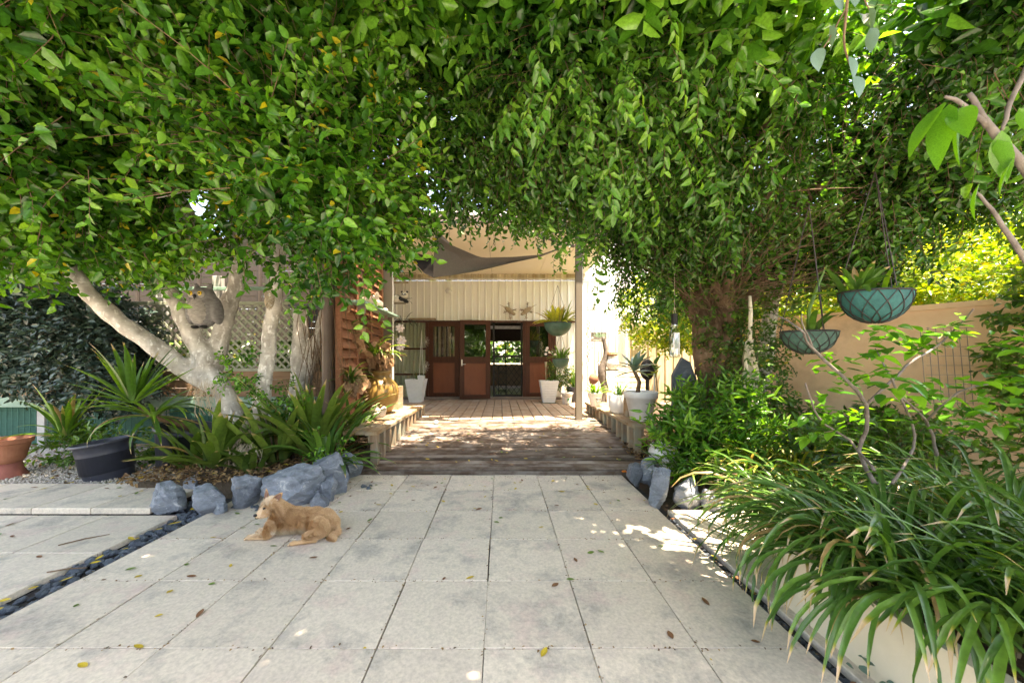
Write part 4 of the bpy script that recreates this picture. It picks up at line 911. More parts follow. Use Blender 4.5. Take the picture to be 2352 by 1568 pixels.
# clumps under the left tree
for k, (x, y, z, n, L, wd, a0, cu, mk, lab) in enumerate([
    (-3.15, 3.85, .18, 44, .80, .10, (.45, 1.52), (.2, 1.2), 'strap_w', 'broad pale strap leaf plant below the forked trunk'),
    (-2.72, 3.80, .12, 20, .5, .095, (.5, 1.5), (.4, 1.8), 'strap_w', 'broad strap leaf plant in front of the second stem'),
    (-2.28, 4.25, .18, 60, 1.12, .085, (.85, 1.54), (.15, .9), 'strap_w', 'tall grey green strap leaf plant between the stems and the ochre jar'),
    (-3.52, 4.0, .12, 26, .62, .09, (.5, 1.5), (.3, 1.3), 'strap_w', 'broad strap leaf plant between the tilted black pot and the forked trunk'),
    (-2.62, 4.12, .15, 26, .85, .075, (.9, 1.54), (.1, .7), 'strap_w', 'upright strap leaf plant standing behind the second stem'),
    (-1.95, 3.95, .15, 44, .74, .06, (.3, 1.45), (.4, 1.6), 'strap', 'spreading dark strap leaf plant at the near end of the left bench'),
    (-2.05, 4.75, .25, 30, .8, .06, (.7, 1.45), (.5, 1.5), 'strap', 'dark strap leaf plant close to the louvre screen')]):
    e = empty('strap_plant', (x, y, z), lab, 'plant', 'strap leaf plants under the left tree'); strap_leaves(e, (x, y, z), n, L, wd, a0, cu, mk, seed=80+k, spread=.12, taper=.62)
# spanish moss and dry litter under the tree
mb = MB(); g = random.Random(31)
for k in range(320):
    c = g.choice([(-3.42, 4.05, 1.0), (-3.0, 3.95, .55), (-2.95, 3.9, .35), (-2.75, 3.8, .3)]); p = Vector((c[0]+g.gauss(0, .07), c[1]+g.gauss(0, .05), c[2]+g.uniform(-.1, .15)))
    mb.tube([p, p+Vector((g.uniform(-.04, .04), g.uniform(-.03, .03), -.06)), p+Vector((g.uniform(-.06, .06), g.uniform(-.03, .03), -g.uniform(.1, .25)))], .0022, 3, False)
put('dry_moss', mb.mesh('dry_moss', M['rope']), kind='stuff', label='hanging pale dry moss on the left tree base', cat='moss')

# ================================================================ ROCKS
def rock(x0, y0, x1, y1, label, depth=None, m='rock', seed=0, lift=0, grp=None, tall=1.0, dY=0):
    g = random.Random(seed); Y = 1.33*F/(y1-830)+dY; zb = CAM_H-(y1-830)/F*Y
    w_ = (x1-x0)/F*Y; h = (y1-y0)/F*(Y+.08)*tall; c = P((x0+x1)/2, y1, Y); d = depth or min(w_, max(h, .15))*.9; Yc = Y+d*.35
    bm = bmesh.new(); bmesh.ops.create_icosphere(bm, subdivisions=4, radius=1)
    pl_ = [(Vector((g.gauss(0, 1), g.gauss(0, 1), g.gauss(0, .8))).normalized(), g.uniform(.48, .80)) for _ in range(15)]
    pl_.append((Vector((g.uniform(-.3, .3), -.2, 1)).normalized(), .72))
    for v in bm.verts:
        p = v.co.copy()
        for nrm, dd in pl_:
            q = p.dot(nrm)
            if q > dd: p -= nrm*(q-dd)*.96
        p += p.normalized()*(.03*math.sin(p.x*9+seed)*math.sin(p.z*11+p.y*7)+.018*math.sin(p.x*23+p.z*19)+g.uniform(-.006, .006)); v.co = p
    mx = max(abs(v.co.x) for v in bm.verts); mz = max(v.co.z for v in bm.verts); mnz = min(v.co.z for v in bm.verts)
    for v in bm.verts: v.co = Vector((v.co.x/mx*w_/2, v.co.y*d/2/.85, (v.co.z-mnz)/(mz-mnz)*(h+.05)-.05))
    me = bpy.data.meshes.new('rock'); bm.to_mesh(me); bm.free(); me.materials.append(M[m])
    put('rock', me, (c.x, Yc, zb+lift), label=label, cat='rock', group=grp, rot=(0, 0, g.uniform(-.15, .15)))
GL = 'blue grey rocks edging the left bed'; GR = 'blue grey rocks edging the right bed'
for k, (a, b, c, d, lab) in enumerate([(323, 1115, 412, 1177, 'leftmost squat blue rock beside the raised pavers'), (408, 1096, 455, 1134, 'small blue rock behind the two left rocks against the sleeper'), (421, 1121, 503, 1181, 'blue rock with a flat top, second from the left'),
                     (514, 1095, 579, 1168, 'upright rectangular blue rock left of the dog\'s head'), (578, 1077, 728, 1166, 'largest blue rock directly behind the dog'), (709, 1048, 792, 1138, 'tall blue rock near the ramp corner'), (776, 1040, 826, 1099, 'blue rock touching the corner of the ramp'),
                     (698, 1137, 750, 1166, 'low blue rock at the foot of the largest rock beside the dog\'s back'), (481, 1154, 516, 1179, 'small blue stone between the flat and upright rocks'), (724, 1100, 768, 1154, 'dark streaked rock in front of the tall rock'), (484, 1104, 514, 1124, 'small pale blue stone behind the flat topped rock')]):
    rock(a, b, c, d, lab, seed=100+k, grp=GL)
for k, (a, b, c, d, lab) in enumerate([(1472, 1053, 1522, 1112, 'pale blue rock beside the ramp end at the right'), (1496, 1080, 1550, 1168, 'tall dark blue slab rock at the right bed corner'), (1552, 1108, 1625, 1170, 'brown stained blue rock right of the tall slab rock'), (1612, 1130, 1680, 1174, 'low blue rock half under the grassy leaves'), (1440, 1066, 1480, 1112, 'flat blue rock next to the orange flower')]):
    rock(a, b, c, d, lab, seed=130+k, grp=GR)
for k in range(26):                                          # rubble at the channel mouth
    g = random.Random(500+k); x = g.uniform(-3.05, -1.35); y = 3.17+g.uniform(-.06, .08)+max(0, (x+2.1))*.75
    put('stone', pm[k % 7], (x, y, .0), rot=(g.random(), g.random(), g.random()*6), scale=g.uniform(.05, .11), label='small blue rubble stone lying at the foot of the left rocks', cat='stone', group='rubble stones under the left rocks')

# ================================================================ POTS AND ORNAMENTS
def pot(name, loc, prof, m, label, cat='pot', square=False, n=32, grp=None, soil=None, rot=None, rim=None):
    e = empty(name, loc, label, cat, grp); mb = MB().lathe(prof, 4 if square else n, square=False)
    if square: mb = MB().lathe([(r*1.414, z) for r, z in prof], 4)
    if rot: mb.v = [Euler(rot).to_matrix() @ v for v in mb.v]
    part('body', mb, m, e, smooth=not square)
    if soil:
        mb = MB().lathe([(.001, soil[1]+.015), (soil[0]*.6, soil[1]+.01), (soil[0], soil[1])], 20)
        if rot: mb.v = [Euler(rot).to_matrix() @ v for v in mb.v]
        part('soil', mb, M['soil'], e)
    return e
def potprof(rb, rt_, h, rim=.0, rimh=.05, t=.012): 
    p = [(.001, 0), (rb-.01, 0), (rb, .008)]
    if rim: p += [(rt_-rim*.4, h-rimh), (rt_+rim*.6, h-rimh+.004), (rt_+rim, h-.01), (rt_+rim-.006, h), (rt_-t, h), (rt_-t*1.3, h-.06), (.001, h-.06)]
    else: p += [(rt_*.985, h-.01), (rt_, h-.002), (rt_-.004, h), (rt_-t, h), (rt_-t*1.2, h-.05), (.001, h-.05)]
    return p
BW = 'white pots on the right bench'
p1 = pot('white_pot', (2.03, 5.06, .48), potprof(.145, .215, .42, .022, .10), M['white_pot'], 'large white rimmed pot holding the spreading succulent on the bench', grp=BW, soil=(.20, .37))
p2 = pot('white_pot', (1.95, 5.78, .48), [(.001, 0), (.10, 0), (.14, .03), (.155, .12), (.158, .30), (.15, .305), (.145, .30), (.14, .25), (.001, .25)], M['white_pot'], 'medium rounded white pot in the middle of the bench row', grp=BW)
p3 = pot('white_pot', (1.80, 6.66, .48), potprof(.08, .145, .26), M['white_pot'], 'small white pot with a bromeliad at the far end of the bench', grp=BW, soil=(.13, .22))
part('soil', MB().lathe([(.001, .27), (.138, .262)], 20), M['soil'], p2)
jar_ = pot('glass_jar', (1.74, 6.2, .48), [(.001, 0), (.05, 0), (.05, .17), (.045, .18), (.001, .18)], M['bottle'], 'clear glass jar standing between the small and medium white pots', 'jar')
part('lid', MB().lathe([(.048, .17), (.052, .175), (.052, .20), (.001, .20)], 18), M['metal'], jar_)
# succulent (agave-like rosette on a stem)
e = empty('succulent', (1.98, 5.06, .88), 'spreading grey green succulent with broad pointed leaves in the largest white pot', 'plant')
part('stem', MB().tube([(0, 0, -.02), (.03, 0, .15), (-.02, 0, .26), (-.06, 0, .33)], [.035, .03, .028, .02], 8), M['twig'], e, smooth=True)
g = random.Random(77)
for k in range(19):
    put('leaf', leaf_mesh('leaf_b', .26, k % 5), Vector((1.92, 5.03, 1.17+.004*k)), e, (g.uniform(-.2, .2), -g.uniform(-.25, 1.15), k*2.4), g.uniform(.26, .36))
e = empty('young_plant', (2.2, 5.0, .86), 'small broad leaved green cutting staked in the largest white pot', 'plant')
part('stake', MB().tube([(0, 0, 0), (.0, 0, .32)], .012, 6), M['white'], e); part('stem', MB().tube([(.05, 0, 0), (.03, 0, .2), (0, 0, .36)], .006, 5), M['twig'], e)
for k in range(7): put('leaf', leaf_mesh('leaf_y' if k < 3 else 'leaf_g', .6, k % 5), Vector((2.2, 4.98, 1.1+.03*k)), e, (g.uniform(-.3, .3), -g.uniform(.2, 1.3), k*2.1), g.uniform(.12, .18))
e = empty('bromeliad', (1.80, 6.66, .7), 'spiky bromeliad with an orange flower in the small white pot', 'plant'); strap_leaves(e, (1.80, 6.66, .7), 36, .36, .028, (.5, 1.45), (.4, 1.6), 'strap_y', seed=91, spread=.04, taper=.5); part('flower', MB().ball((0, 0, .33), (.02, .02, .07)), M['orange'], e)
e = empty('strap_plant', (1.95, 5.78, .72), 'dark arching strap leaves in the medium rounded white pot', 'plant'); strap_leaves(e, (1.95, 5.78, .72), 16, .34, .03, (.4, 1.4), (.6, 1.7), 'strap', seed=92, spread=.05, taper=.5)
pr = pot('white_pot', (1.86, 3.98, .12), [(.001, 0), (.08, 0), (.14, .06), (.165, .16), (.15, .25), (.13, .27), (.12, .26), (.11, .2), (.001, .2)], M['white_pot'], 'round scuffed white pot low beside the near end of the right bench', soil=(.12, .22))
e = empty('silver_succulent', (1.80, 3.93, .36), 'tiny silver rosette plant in the round scuffed pot', 'plant'); strap_leaves(e, (1.80, 3.93, .34), 18, .09, .02, (.3, 1.4), (.1, .6), 'leaf_b', seed=93, spread=.01, taper=.5)
e = empty('carved_mask', (2.35, 5.6, .78), 'dark oval carved mask standing behind the succulent', 'ornament'); part('face', MB().ball((0, 0, .42), (.12, .05, .17), 16, 10), M['black'], e, smooth=True); part('nose', MB().ball((0, -.05, .42), (.02, .02, .06)), M['black'], e); part('neck', MB().tube([(0, 0, 0), (0, 0, .3)], .03, 8), M['black'], e)
e = empty('wooden_box', (2.12, 5.42, .48), 'small orange brown timber box behind the large white pot', 'box'); part('body', MB().box((0, 0, .17), (.36, .2, .34)), M['bench'], e); part('lid', MB().box((0, 0, .355), (.40, .24, .03)), M['bench'], e)
# slatted white bench further back
e = empty('slatted_seat', (2.75, 7.6, DZ), 'cream slatted garden seat beyond the bench row', 'bench')
for k in range(5): part('slat', MB().box((0, .2, .42+.115*k), (1.0, .02, .085)), M['cream_render'], e)
for k in range(4): part('slat', MB().box((0, -.15+.09*k, .38), (1.0, .075, .02)), M['cream_render'], e)
for s in (-.48, .48): part('leg', MB().box((s, .22, .45), (.05, .05, .95)), M['cream_render'], e); part('leg', MB().box((s, -.2, .18), (.05, .05, .38)), M['cream_render'], e)
# white vase on a driftwood stand
e = empty('driftwood_stand', (2.2, 7.5, DZ), 'gnarled grey driftwood stump supporting the white vase', 'stand'); mb = MB(); limb(mb, [(0, 0, 0), (.04, 0, .4), (-.03, 0, .8), (.05, 0, 1.2), (.0, 0, 1.6)], [.1, .07, .09, .06, .03]); part('stump', mb, M['twig_grey'], e, smooth=True); part('bracket', MB().box((.16, 0, .88), (.3, .16, .03)), M['twig_grey'], e)
e = empty('white_vase', (2.38, 7.46, 1.16), 'round bellied white vase on the driftwood stand', 'vase'); part('body', MB().lathe([(.001, 0), (.07, 0), (.13, .08), (.14, .15), (.10, .23), (.09, .26), (.11, .28), (.1, .28), (.08, .24)], 24), M['white_pot'], e, smooth=True); part('nest', MB().lathe([(.09, .28), (.12, .32), (.11, .37), (.06, .35), (.001, .33)], 14), M['drift'], e)
# tall white pots by the doors
for x, lab, s in ((-2.22, 'tall square ribbed white planter left of the doors', 1), (1.24, 'tall square ribbed white planter right of the doors', .95)):
    Yp = 9.2 if x < 0 else 9.05; e = empty('ribbed_planter', (x, Yp, DZ), lab, 'planter', 'tall white planters flanking the doors'); h = .56*s; prof = []
    for k in range(13): t = k/12; r = (.15+.085*t)*s; prof += [(r, t*h), (r+.008, t*h+.012), (r+.008, t*h+.028)]
    prof = [(.001, 0)]+prof+[(.24*s, h+.04), (.22*s, h+.04), (.21*s, h-.03), (.001, h-.03)]
    mb = MB().lathe([(r*1.414, z) for r, z in prof], 4); part('body', mb, M['white_pot'], e); part('soil', MB().box((0, 0, h-.02), (.36*s, .36*s, .02)), M['soil'], e)
    part('torch_stick', MB().tube([(-.07, 0, h), (-.07, 0, h+.42)], .008, 6).lathe([(.012, h+.38), (.03, h+.5), (.035, h+.52), (.001, h+.52)], 8, (-.07, 0, 0)), M['rope'], e)
    if x > 0: part('foot', MB().box((0, 0, -.0), (.34, .34, .03)), M['green_plastic'], e)
    q = empty('spiky_plant', (x+.05, Yp, DZ+h), 'thin dark grassy plant in the planter '+('left' if x < 0 else 'right')+' of the doors', 'plant'); strap_leaves(q, (x+.05, Yp, DZ+h), 16, .3, .014, (.8, 1.5), (.2, .9), 'strap', seed=95+int(x), spread=.05)
# paint bucket
e = pot('bucket', (1.66, 8.75, DZ), potprof(.105, .14, .28, .012, .04), M['white'], 'white plastic bucket with a green label on the deck', 'bucket')
V = []; 
for i in range(9): a = -math.pi/2-.15+i*.09; V += [(.128*math.cos(a), .128*math.sin(a), .05), (.138*math.cos(a), .138*math.sin(a), .17)]
part('label', MB().add(V, [(2*i, 2*i+2, 2*i+3, 2*i+1) for i in range(8)]), M['white_pot'], e)
V = [];
for i in range(5): a = -math.pi/2-.1+i*.09; V += [(.131*math.cos(a), .131*math.sin(a), .06+.012*i), (.141*math.cos(a), .141*math.sin(a), .155)]
part('emblem', MB().add(V, [(2*i, 2*i+2, 2*i+3, 2*i+1) for i in range(4)]), plain('green_print', (.03, .25, .08), .5), e)
part('handle', MB().tube([(.14*math.cos(a), .145*math.sin(a), .25-.06*abs(math.sin(a))) for a in [math.pi+i*math.pi/10 for i in range(11)]], .004, 5), M['wire'], e)
e = pot('dark_pot', (1.95, 9.2, DZ), potprof(.16, .22, .4), M['black_pot'], 'black nursery pot with leafy plant behind the verandah post', 'pot', soil=(.2, .36))
q = empty('potted_plant', (1.95, 9.2, DZ+.36), 'dark leafy plant in the black nursery pot behind the post', 'plant'); strap_leaves(q, (1.95, 9.2, DZ+.36), 40, .55, .035, (.5, 1.5), (.5, 1.5), 'strap', seed=98, spread=.08, taper=.5)
bush('potted_shrub', (1.55, 9.3, DZ), 'leafy shrub growing by the wall behind the bucket', 'shrub', [((1.62, 9.35, .95), (.3, .2, .35))], 'leaf_g', 230, .07, .4, 99)
# hanging baskets
def basket(loc, r, dep, m, label, hang=.9, wires=True, mesh=True, grp=None, flat=.62):
    e = empty('hanging_basket', loc, label, 'hanging basket', grp)
    prof = [(.001, -dep)]+[(r*math.sin(a), -dep*math.cos(a)) for a in [i*math.pi/2/8 for i in range(1, 9)]]+[(r*.97, .01), (r*.9, -.02), (.001, -.02)]
    part('liner', MB().lathe(prof, 28, flat=flat), m, e, smooth=True)
    part('rim', MB().tube([(r*1.02*math.cos(a), r*1.02*flat*math.sin(a), 0) for a in [i*math.pi/12 for i in range(25)]], .006, 5), M['wire'], e)
    if mesh:
        w_ = MB()
        for k in range(12):
            for sg in (-1, 1):
                w_.tube([(1.015*r*math.sin(t*math.pi/2)*math.cos(k*math.pi/6+sg*(1-t)*1.1), 1.015*flat*r*math.sin(t*math.pi/2)*math.sin(k*math.pi/6+sg*(1-t)*1.1), -1.015*dep*math.cos(t*math.pi/2)) for t in [.12+.88*q/7 for q in range(8)]], .0035, 4, False)
        part('wire_mesh', w_, M['wire'], e)
    for k in range(3): a = .5+k*2.094; part('hanger_wire', MB().tube([(r*math.cos(a), flat*r*math.sin(a), 0), (0, 0, hang)], .0035, 4), M['wire'], e)
    return e
b1 = P(2010, 672, 2.75); basket(b1, .255, .24, M['teal'], 'larger teal wire hanging basket in front of the peach wall', .95, grp='teal baskets under the weeping fig')
q = empty('basket_orchid', b1, 'broad leaves sprouting from the larger teal basket', 'plant'); strap_leaves(q, b1-Vector((.06, 0, .02)), 20, .30, .05, (.2, 1.35), (.2, 1.3), 'strap_y', seed=110, spread=.14, taper=.5); strap_leaves(q, b1-Vector((.16, 0, .02)), 14, .25, .03, (.3, 1.3), (.6, 1.6), 'strap', seed=111, spread=.05)
b2 = P(1858, 762, 3.15); basket(b2, .235, .20, M['teal_d'], 'faded green wire hanging basket nearer the weeping fig', 1.15, grp='teal baskets under the weeping fig')
q = empty('basket_orchid', b2, 'tall caned orchid growing from the faded green basket', 'plant'); part('cane', MB().tube([(0, 0, 0), (.0, 0, .2), (.08, 0, .42), (.16, 0, .6)], [.014, .016, .012, .006], 7), M['strap_y'], q, smooth=True); strap_leaves(q, b2, 12, .26, .045, (.7, 1.5), (.6, 1.8), 'strap_y', seed=112, spread=.1, taper=.5)
b3 = P(1281, 742, 6.9); basket(b3, .27, .26, M['green_plastic'], 'deep green hanging bowl overflowing with sunlit leaves near the post', .75, mesh=False, grp='baskets hanging by the post', flat=.9)
q = empty('basket_plant', b3, 'sunlit golden green leafy plant overflowing the upper bowl by the post', 'plant'); strap_leaves(q, b3, 62, .42, .065, (.1, 1.45), (.2, 1.4), 'strap_lit', seed=113, spread=.16, taper=.45)
b4 = P(1288, 824, 7.0); basket(b4, .17, .19, M['green_plastic'], 'small grey green hanging pot with pink flowers under the upper bowl', .55, mesh=False, grp='baskets hanging by the post', flat=.95)
q = empty('basket_plant', b4, 'spiky green plant with pink blooms in the small hanging pot', 'plant'); strap_leaves(q, b4, 46, .32, .03, (.3, 1.45), (.3, 1.5), 'strap_y', seed=114, spread=.09, taper=.5)
g = random.Random(8)
for k in range(6): part('bloom', MB().ball((-.25+g.uniform(-.08, .12), -.1, .08+g.uniform(-.03, .14)), (.03, .03, .025), 7, 5), M['pinkwhite'], q)
# items strung on the post
e = empty('shell_string', (1.60, 6.3, 1.15), 'string of pale shells and fibre hanging from the verandah post', 'ornament')
for k in range(26): part('shell', MB().ball((g.uniform(-.06, .06), g.uniform(-.05, .02), .1+k*.033), (.018, .014, .024), 6, 4), M['shell'], e)
part('string', MB().tube([(0, 0, 0), (0, 0, 1.0)], .004, 4), M['rope'], e)
e = empty('terracotta_ball', (1.66, 6.25, 1.02), 'small orange clay hanging pot below the shell string', 'ornament'); part('body', MB().ball((0, 0, 0), (.085, .08, .1), 14, 9), M['terracotta'], e, smooth=True); part('string', MB().tube([(0, 0, .09), (0, 0, .35)], .004, 4), M['rope'], e)
e = empty('air_plant', P(1362, 712, 7.6), 'spiky air plant pinned to the cream wall right of the post', 'plant'); strap_leaves(e, wloc(e), 30, .22, .014, (-.3, 1.5), (-.2, .6), 'strap', seed=121, spread=.02, taper=.4); part('stem', MB().tube([(0, 0, 0), (-.04, 0, -.2), (-.12, .02, -.5)], .007, 5), M['twig_grey'], e)
e = empty('fern_shelf', P(1378, 775, 7.6), 'little white shelf of dry grey ferns right of the post', 'plant shelf'); part('shelf_board', MB().box((0, 0, -.06), (.34, .16, .02)), M['white'], e); part('back', MB().box((0, .09, .02), (.34, .02, .2)), M['twig_grey'], e); strap_leaves(e, wloc(e), 34, .2, .015, (.2, 1.5), (.4, 1.6), 'leaf_b', seed=122, spread=.08, taper=.5)
# hanging glass bottle and slate in front of the fig
e = empty('hanging_bottle', P(1549, 770, 4.2), 'clear hanging bottle with a white label and dark cap in front of the slate', 'bottle'); part('body', MB().lathe([(.001, -.27), (.055, -.27), (.062, -.25), (.062, .0), (.045, .06), (.03, .1), (.03, .16)], 16), M['bottle'], e, smooth=True); part('label', MB().box((0, -.05, -.1), (.07, .012, .26)), M['white'], e); part('cap', MB().lathe([(.036, .13), (.036, .26), (.001, .26)], 14), M['black'], e); part('cord', MB().tube([(-.04, 0, .1), (0, 0, .34), (0, 0, .75)], .004, 4).tube([(.04, 0, .1), (0, 0, .34)], .004, 4), M['rope'], e)
e = put('slate_slab', MB().add([(-.16, 0, 0), (.15, 0, 0), (.16, .04, .5), (.08, .04, .72), (-.02, .04, .78), (-.14, .04, .55), (-.16, .06, 0), (.15, .06, 0), (.16, .1, .5), (.08, .1, .72), (-.02, .1, .78), (-.14, .1, .55)], [(0, 1, 2, 3, 4, 5), (6, 11, 10, 9, 8, 7), (0, 6, 7, 1), (1, 7, 8, 2), (2, 8, 9, 3), (3, 9, 10, 4), (4, 10, 11, 5), (5, 11, 6, 0)]).mesh('slate_slab', M['slate']), P(1575, 960, 4.5), label='upright dark slate slab leaning on the weeping fig behind the hanging bottle', cat='slab')
# white cloth tied beside the trunk
e = empty('white_cloth', P(1722, 900, 4.0), 'cream cloth bag tied with a knotted strip beside the fig trunk', 'cloth')
V = []; 
for j in range(14):
    for i in range(9):
        t = j/13; u = i/8-.5; w_ = .07+.17*t**1.3 if t < .7 else .21; V.append((u*w_*1.15-.03*t, .035*math.sin(u*19+t*4)+.03*math.sin(t*7), .60-t*.60+ (0.05*u if j == 13 else 0)))
part('bag', MB().add(V, [(j*9+i, j*9+i+1, j*9+i+10, j*9+i+9) for j in range(13) for i in range(8)]), M['cloth'], e, smooth=True)
part('tie', MB().tube([(0, 0, .6), (.01, 0, .9), (0, 0, 1.1)], [.02, .022, .015], 8), M['cloth'], e, smooth=True)
part('strap', MB().tube([(.05, 0, .0), (.02, -.03, -.12), (-.06, -.04, -.2), (-.05, -.03, -.32), (-.08, -.03, -.42)], [.015, .02, .022, .03, .02], 8), M['cloth'], e, smooth=True)
part('strap', MB().tube([(.08, 0, .0), (.06, -.05, -.1), (.0, -.06, -.2), (-.04, -.05, -.2)], [.012, .018, .02, .02], 8), M['cloth'], e, smooth=True)
gt = empty('young_tree', P(1720, 1000, 4.9), 'smooth grey bent trunk rising beside the cream cloth', 'tree'); mb = MB(); limb(mb, [P(*q)-wloc(gt) for q in [(1715, 1010, 4.9), (1728, 940, 4.9), (1752, 860, 4.9), (1762, 800, 4.85), (1765, 740, 4.8), (1790, 640, 4.7), (1830, 520, 4.5)]], [.13, .11, .095, .09, .09, .06, .03]); part('trunk', mb, M['bark_l'], gt, smooth=True)

# ---------------- left pots
e = empty('terracotta_urn', (-5.60, 3.95, .0), 'square fluted terracotta bowl on a round foot at the left edge', 'urn')
part('foot', MB().lathe([(.001, 0), (.17, 0), (.175, .02), (.13, .11), (.115, .19), (.001, .19)], 24), M['terracotta_r'], e, smooth=True)
mb = MB(); pr_ = [(.12, .19), (.14, .22), (.18, .40), (.20, .41), (.205, .46), (.18, .46), (.16, .40), (.001, .40)]
mb.lathe(pr_, 40); mb.v = [Vector((v.x*(1+.04*math.cos(20*math.atan2(v.y, v.x))), v.y*(1+.04*math.cos(20*math.atan2(v.y, v.x))), v.z)) for v in mb.v]; part('bowl', mb, M['terracotta'], e)
e = pot('tub', (-4.42, 3.96, -.01), [(.001, 0), (.19, 0), (.195, .01), (.225, .34), (.23, .42), (.255, .425), (.26, .44), (.255, .455), (.225, .455), (.22, .12), (.001, .12)], M['black_pot'], 'round charcoal plastic tub standing on the gravel', 'tub', rot=(R(3), R(-8), 0))
for k, (zz, aa) in enumerate(((.21, -2.15), (.06, -2.05))):
    part('sticker', MB().box(((.216)*math.cos(aa)*(1-.08*k), (.216)*math.sin(aa)*(1-.08*k), zz), (.05, .004, .06), (0, .2, aa+math.pi/2)), M['white'], e)
e = empty('square_pot', (-3.84, 4.2, .0), 'large tilted black nursery pot behind the sleeper', 'pot'); mb = MB().lathe([(r*1.3, z) for r, z in [(.001, 0), (.17, 0), (.23, .52), (.245, .52), (.245, .56), (.22, .56), (.21, .45), (.001, .45)]], 28); mb.v = [Euler((R(4), R(10), .3)).to_matrix() @ v for v in mb.v]; part('body', mb, M['black_pot'], e, smooth=True)
def yucca(c, label, n, L, seed, stem=None, a0=(-.4, 1.5), cu=(.1, .9), w=.05):
    e = empty('yucca', c, label, 'plant', 'yuccas among the left pots')
    if stem: mb = MB(); limb(mb, [Vector(p)-Vector(c) for p in stem], [.035]*len(stem), .006); part('stem', mb, M['twig'], e, smooth=True)
    strap_leaves(e, c, n, L, w, a0, cu, 'strap_y', seed=seed, spread=.04, taper=.45, twist=.3); return e
yucca(P(305, 925, 3.8), 'bright green yucca rosette pointing up over the charcoal tub', 34, .72, 130, None, (.3, 1.45), (.0, .45), .055)
yucca(P(352, 955, 3.9), 'drooping yucca rosette on a leaning stem from the tilted black pot', 36, .62, 131, [P(440, 985, 4.2), P(400, 968, 4.05), P(352, 955, 3.9), P(320, 935, 3.85)], (-.3, 1.2), (.7, 2.2), .042)
yucca(P(150, 1000, 4.5), 'dark yucca clump at the back of the gravel beside the urn', 36, .62, 132, None, (.1, 1.45), (.2, 1.1), .055)
bush('ground_plant', (-4.9, 4.4, 0), 'pale green soft leaved plants at the back of the gravel', 'plant', [((-4.75, 4.35, .22), (.35, .2, .16)), ((-5.5, 4.6, .2), (.4, .2, .15))], 'leaf_g', 150, .075, .5, 133)
# owl
oc = P(468, 752, 4.08); ow = empty('owl_statue', oc, 'grey moulded owl decoy perched in the fork of the left tree', 'owl statue')
mb = MB().ball((0, 0, .20), (.155, .13, .21), 18, 12).ball((0, -.005, .37), (.125, .115, .10), 18, 12).ball((-.075, 0, .46), (.03, .03, .06), 10, 6, (0, -.35, 0)).ball((.075, 0, .46), (.03, .03, .06), 10, 6, (0, .35, 0)).ball((-.14, .02, .20), (.05, .09, .17), 12, 8, (0, .12, 0)).ball((.14, .02, .20), (.05, .09, .17), 12, 8, (0, -.12, 0))
put('body', remesh(mb, 'body', M['owl'], .011, 3), oc, ow)
mb = MB().ball((0, -.045, .19), (.118, .105, .165), 26, 20); mb.v = [v+Vector((0, -.006*math.sin(v.z*150+math.sin(v.x*40)), 0)) for v in mb.v]; part('breast', mb, M['owl_b'], ow, smooth=True)
for s in (-1, 1):
    fd = part('face_disc', MB().ball((s*.053, -.098, .372), (.045, .018, .043), 16, 8), M['owl_b'], ow, smooth=True)
    part('eye', MB().ball((s*.053, -.115, .378), (.024, .01, .024), 14, 8), M['eye_y'], ow, smooth=True); part('pupil', MB().ball((s*.053, -.123, .378), (.011, .006, .011), 10, 6), M['black'], ow, smooth=True)
    part('foot', MB().ball((s*.05, -.06, .0), (.035, .045, .02)), M['black'], ow)
part('beak', MB().lathe([(.001, -.045), (.012, -.02), (.02, .0), (.001, .02)], 8, (0, -.125, .35)), M['black'], ow, smooth=True)
# wicker feeder, bird box
e = empty('wicker_feeder', P(619, 712, 4.0), 'small open woven wicker feeder hanging from the left tree', 'feeder'); mb = MB(); g = random.Random(4)
for k in range(60):
    a = g.uniform(0, 6.28); z0 = g.uniform(0, .2); mb.tube([(.05*math.cos(a+q*.6)*math.sin(.4+2.4*(z0+q*.02)/.28), .05*math.sin(a+q*.6)*math.sin(.4+2.4*(z0+q*.02)/.28), z0+q*.022) for q in range(4)], .0035, 4, False)
part('weave', mb, M['rope'], e); part('hook', MB().tube([(0, 0, .22), (0, 0, .5)], .003, 4), M['wire'], e)
e = empty('bird_box', P(703, 705, 4.3), 'dark grey box tucked under the leaves beside the second stem', 'bird box'); part('box', MB().box((0, 0, .12), (.26, .2, .22)), M['twig_grey'], e); part('base', MB().box((0, 0, 0), (.3, .24, .03)), M['black_pot'], e); part('lid', MB().box((0, 0, .24), (.3, .24, .02)), M['black_pot'], e)
# ochre jar and things round the louvres
jc = Vector((-1.98, 5.75, .48)); e = empty('ochre_jar', jc, 'large glossy ochre stoneware jar on the left bench', 'jar')
part('body', MB().lathe([(.001, 0), (.15, 0), (.20, .06), (.275, .22), (.295, .36), (.27, .47), (.19, .56), (.145, .59), (.14, .63), (.175, .665), (.175, .69), (.15, .70), (.13, .67), (.12, .60), (.001, .5)], 40), M['jar'], e, smooth=True)
part('lug', MB().ball((.14, -.2, .55), (.03, .03, .05)), M['jar'], e, smooth=True)
e = empty('conch_shell', (-1.78, 5.1, .50), 'broken white conch shell at the edge of the left bench', 'shell'); mb = MB().ball((0, 0, .07), (.11, .08, .07), 12, 8).ball((-.05, 0, .13), (.06, .05, .07), 10, 7).ball((.08, -.02, .12), (.05, .04, .06), 9, 6); put('body', remesh(mb, 'body', M['shell'], .012, 1, fn=knobs), wloc(e), e)
sh_ = [(P(826, 706, 5.35), .09, 'knobbly shell at the near end of the green shelf'), (P(846, 690, 5.7), .11, 'tall twisted shell in the middle of the green shelf'), (P(866, 714, 6.1), .055, 'small round shell toward the far end of the green shelf')]
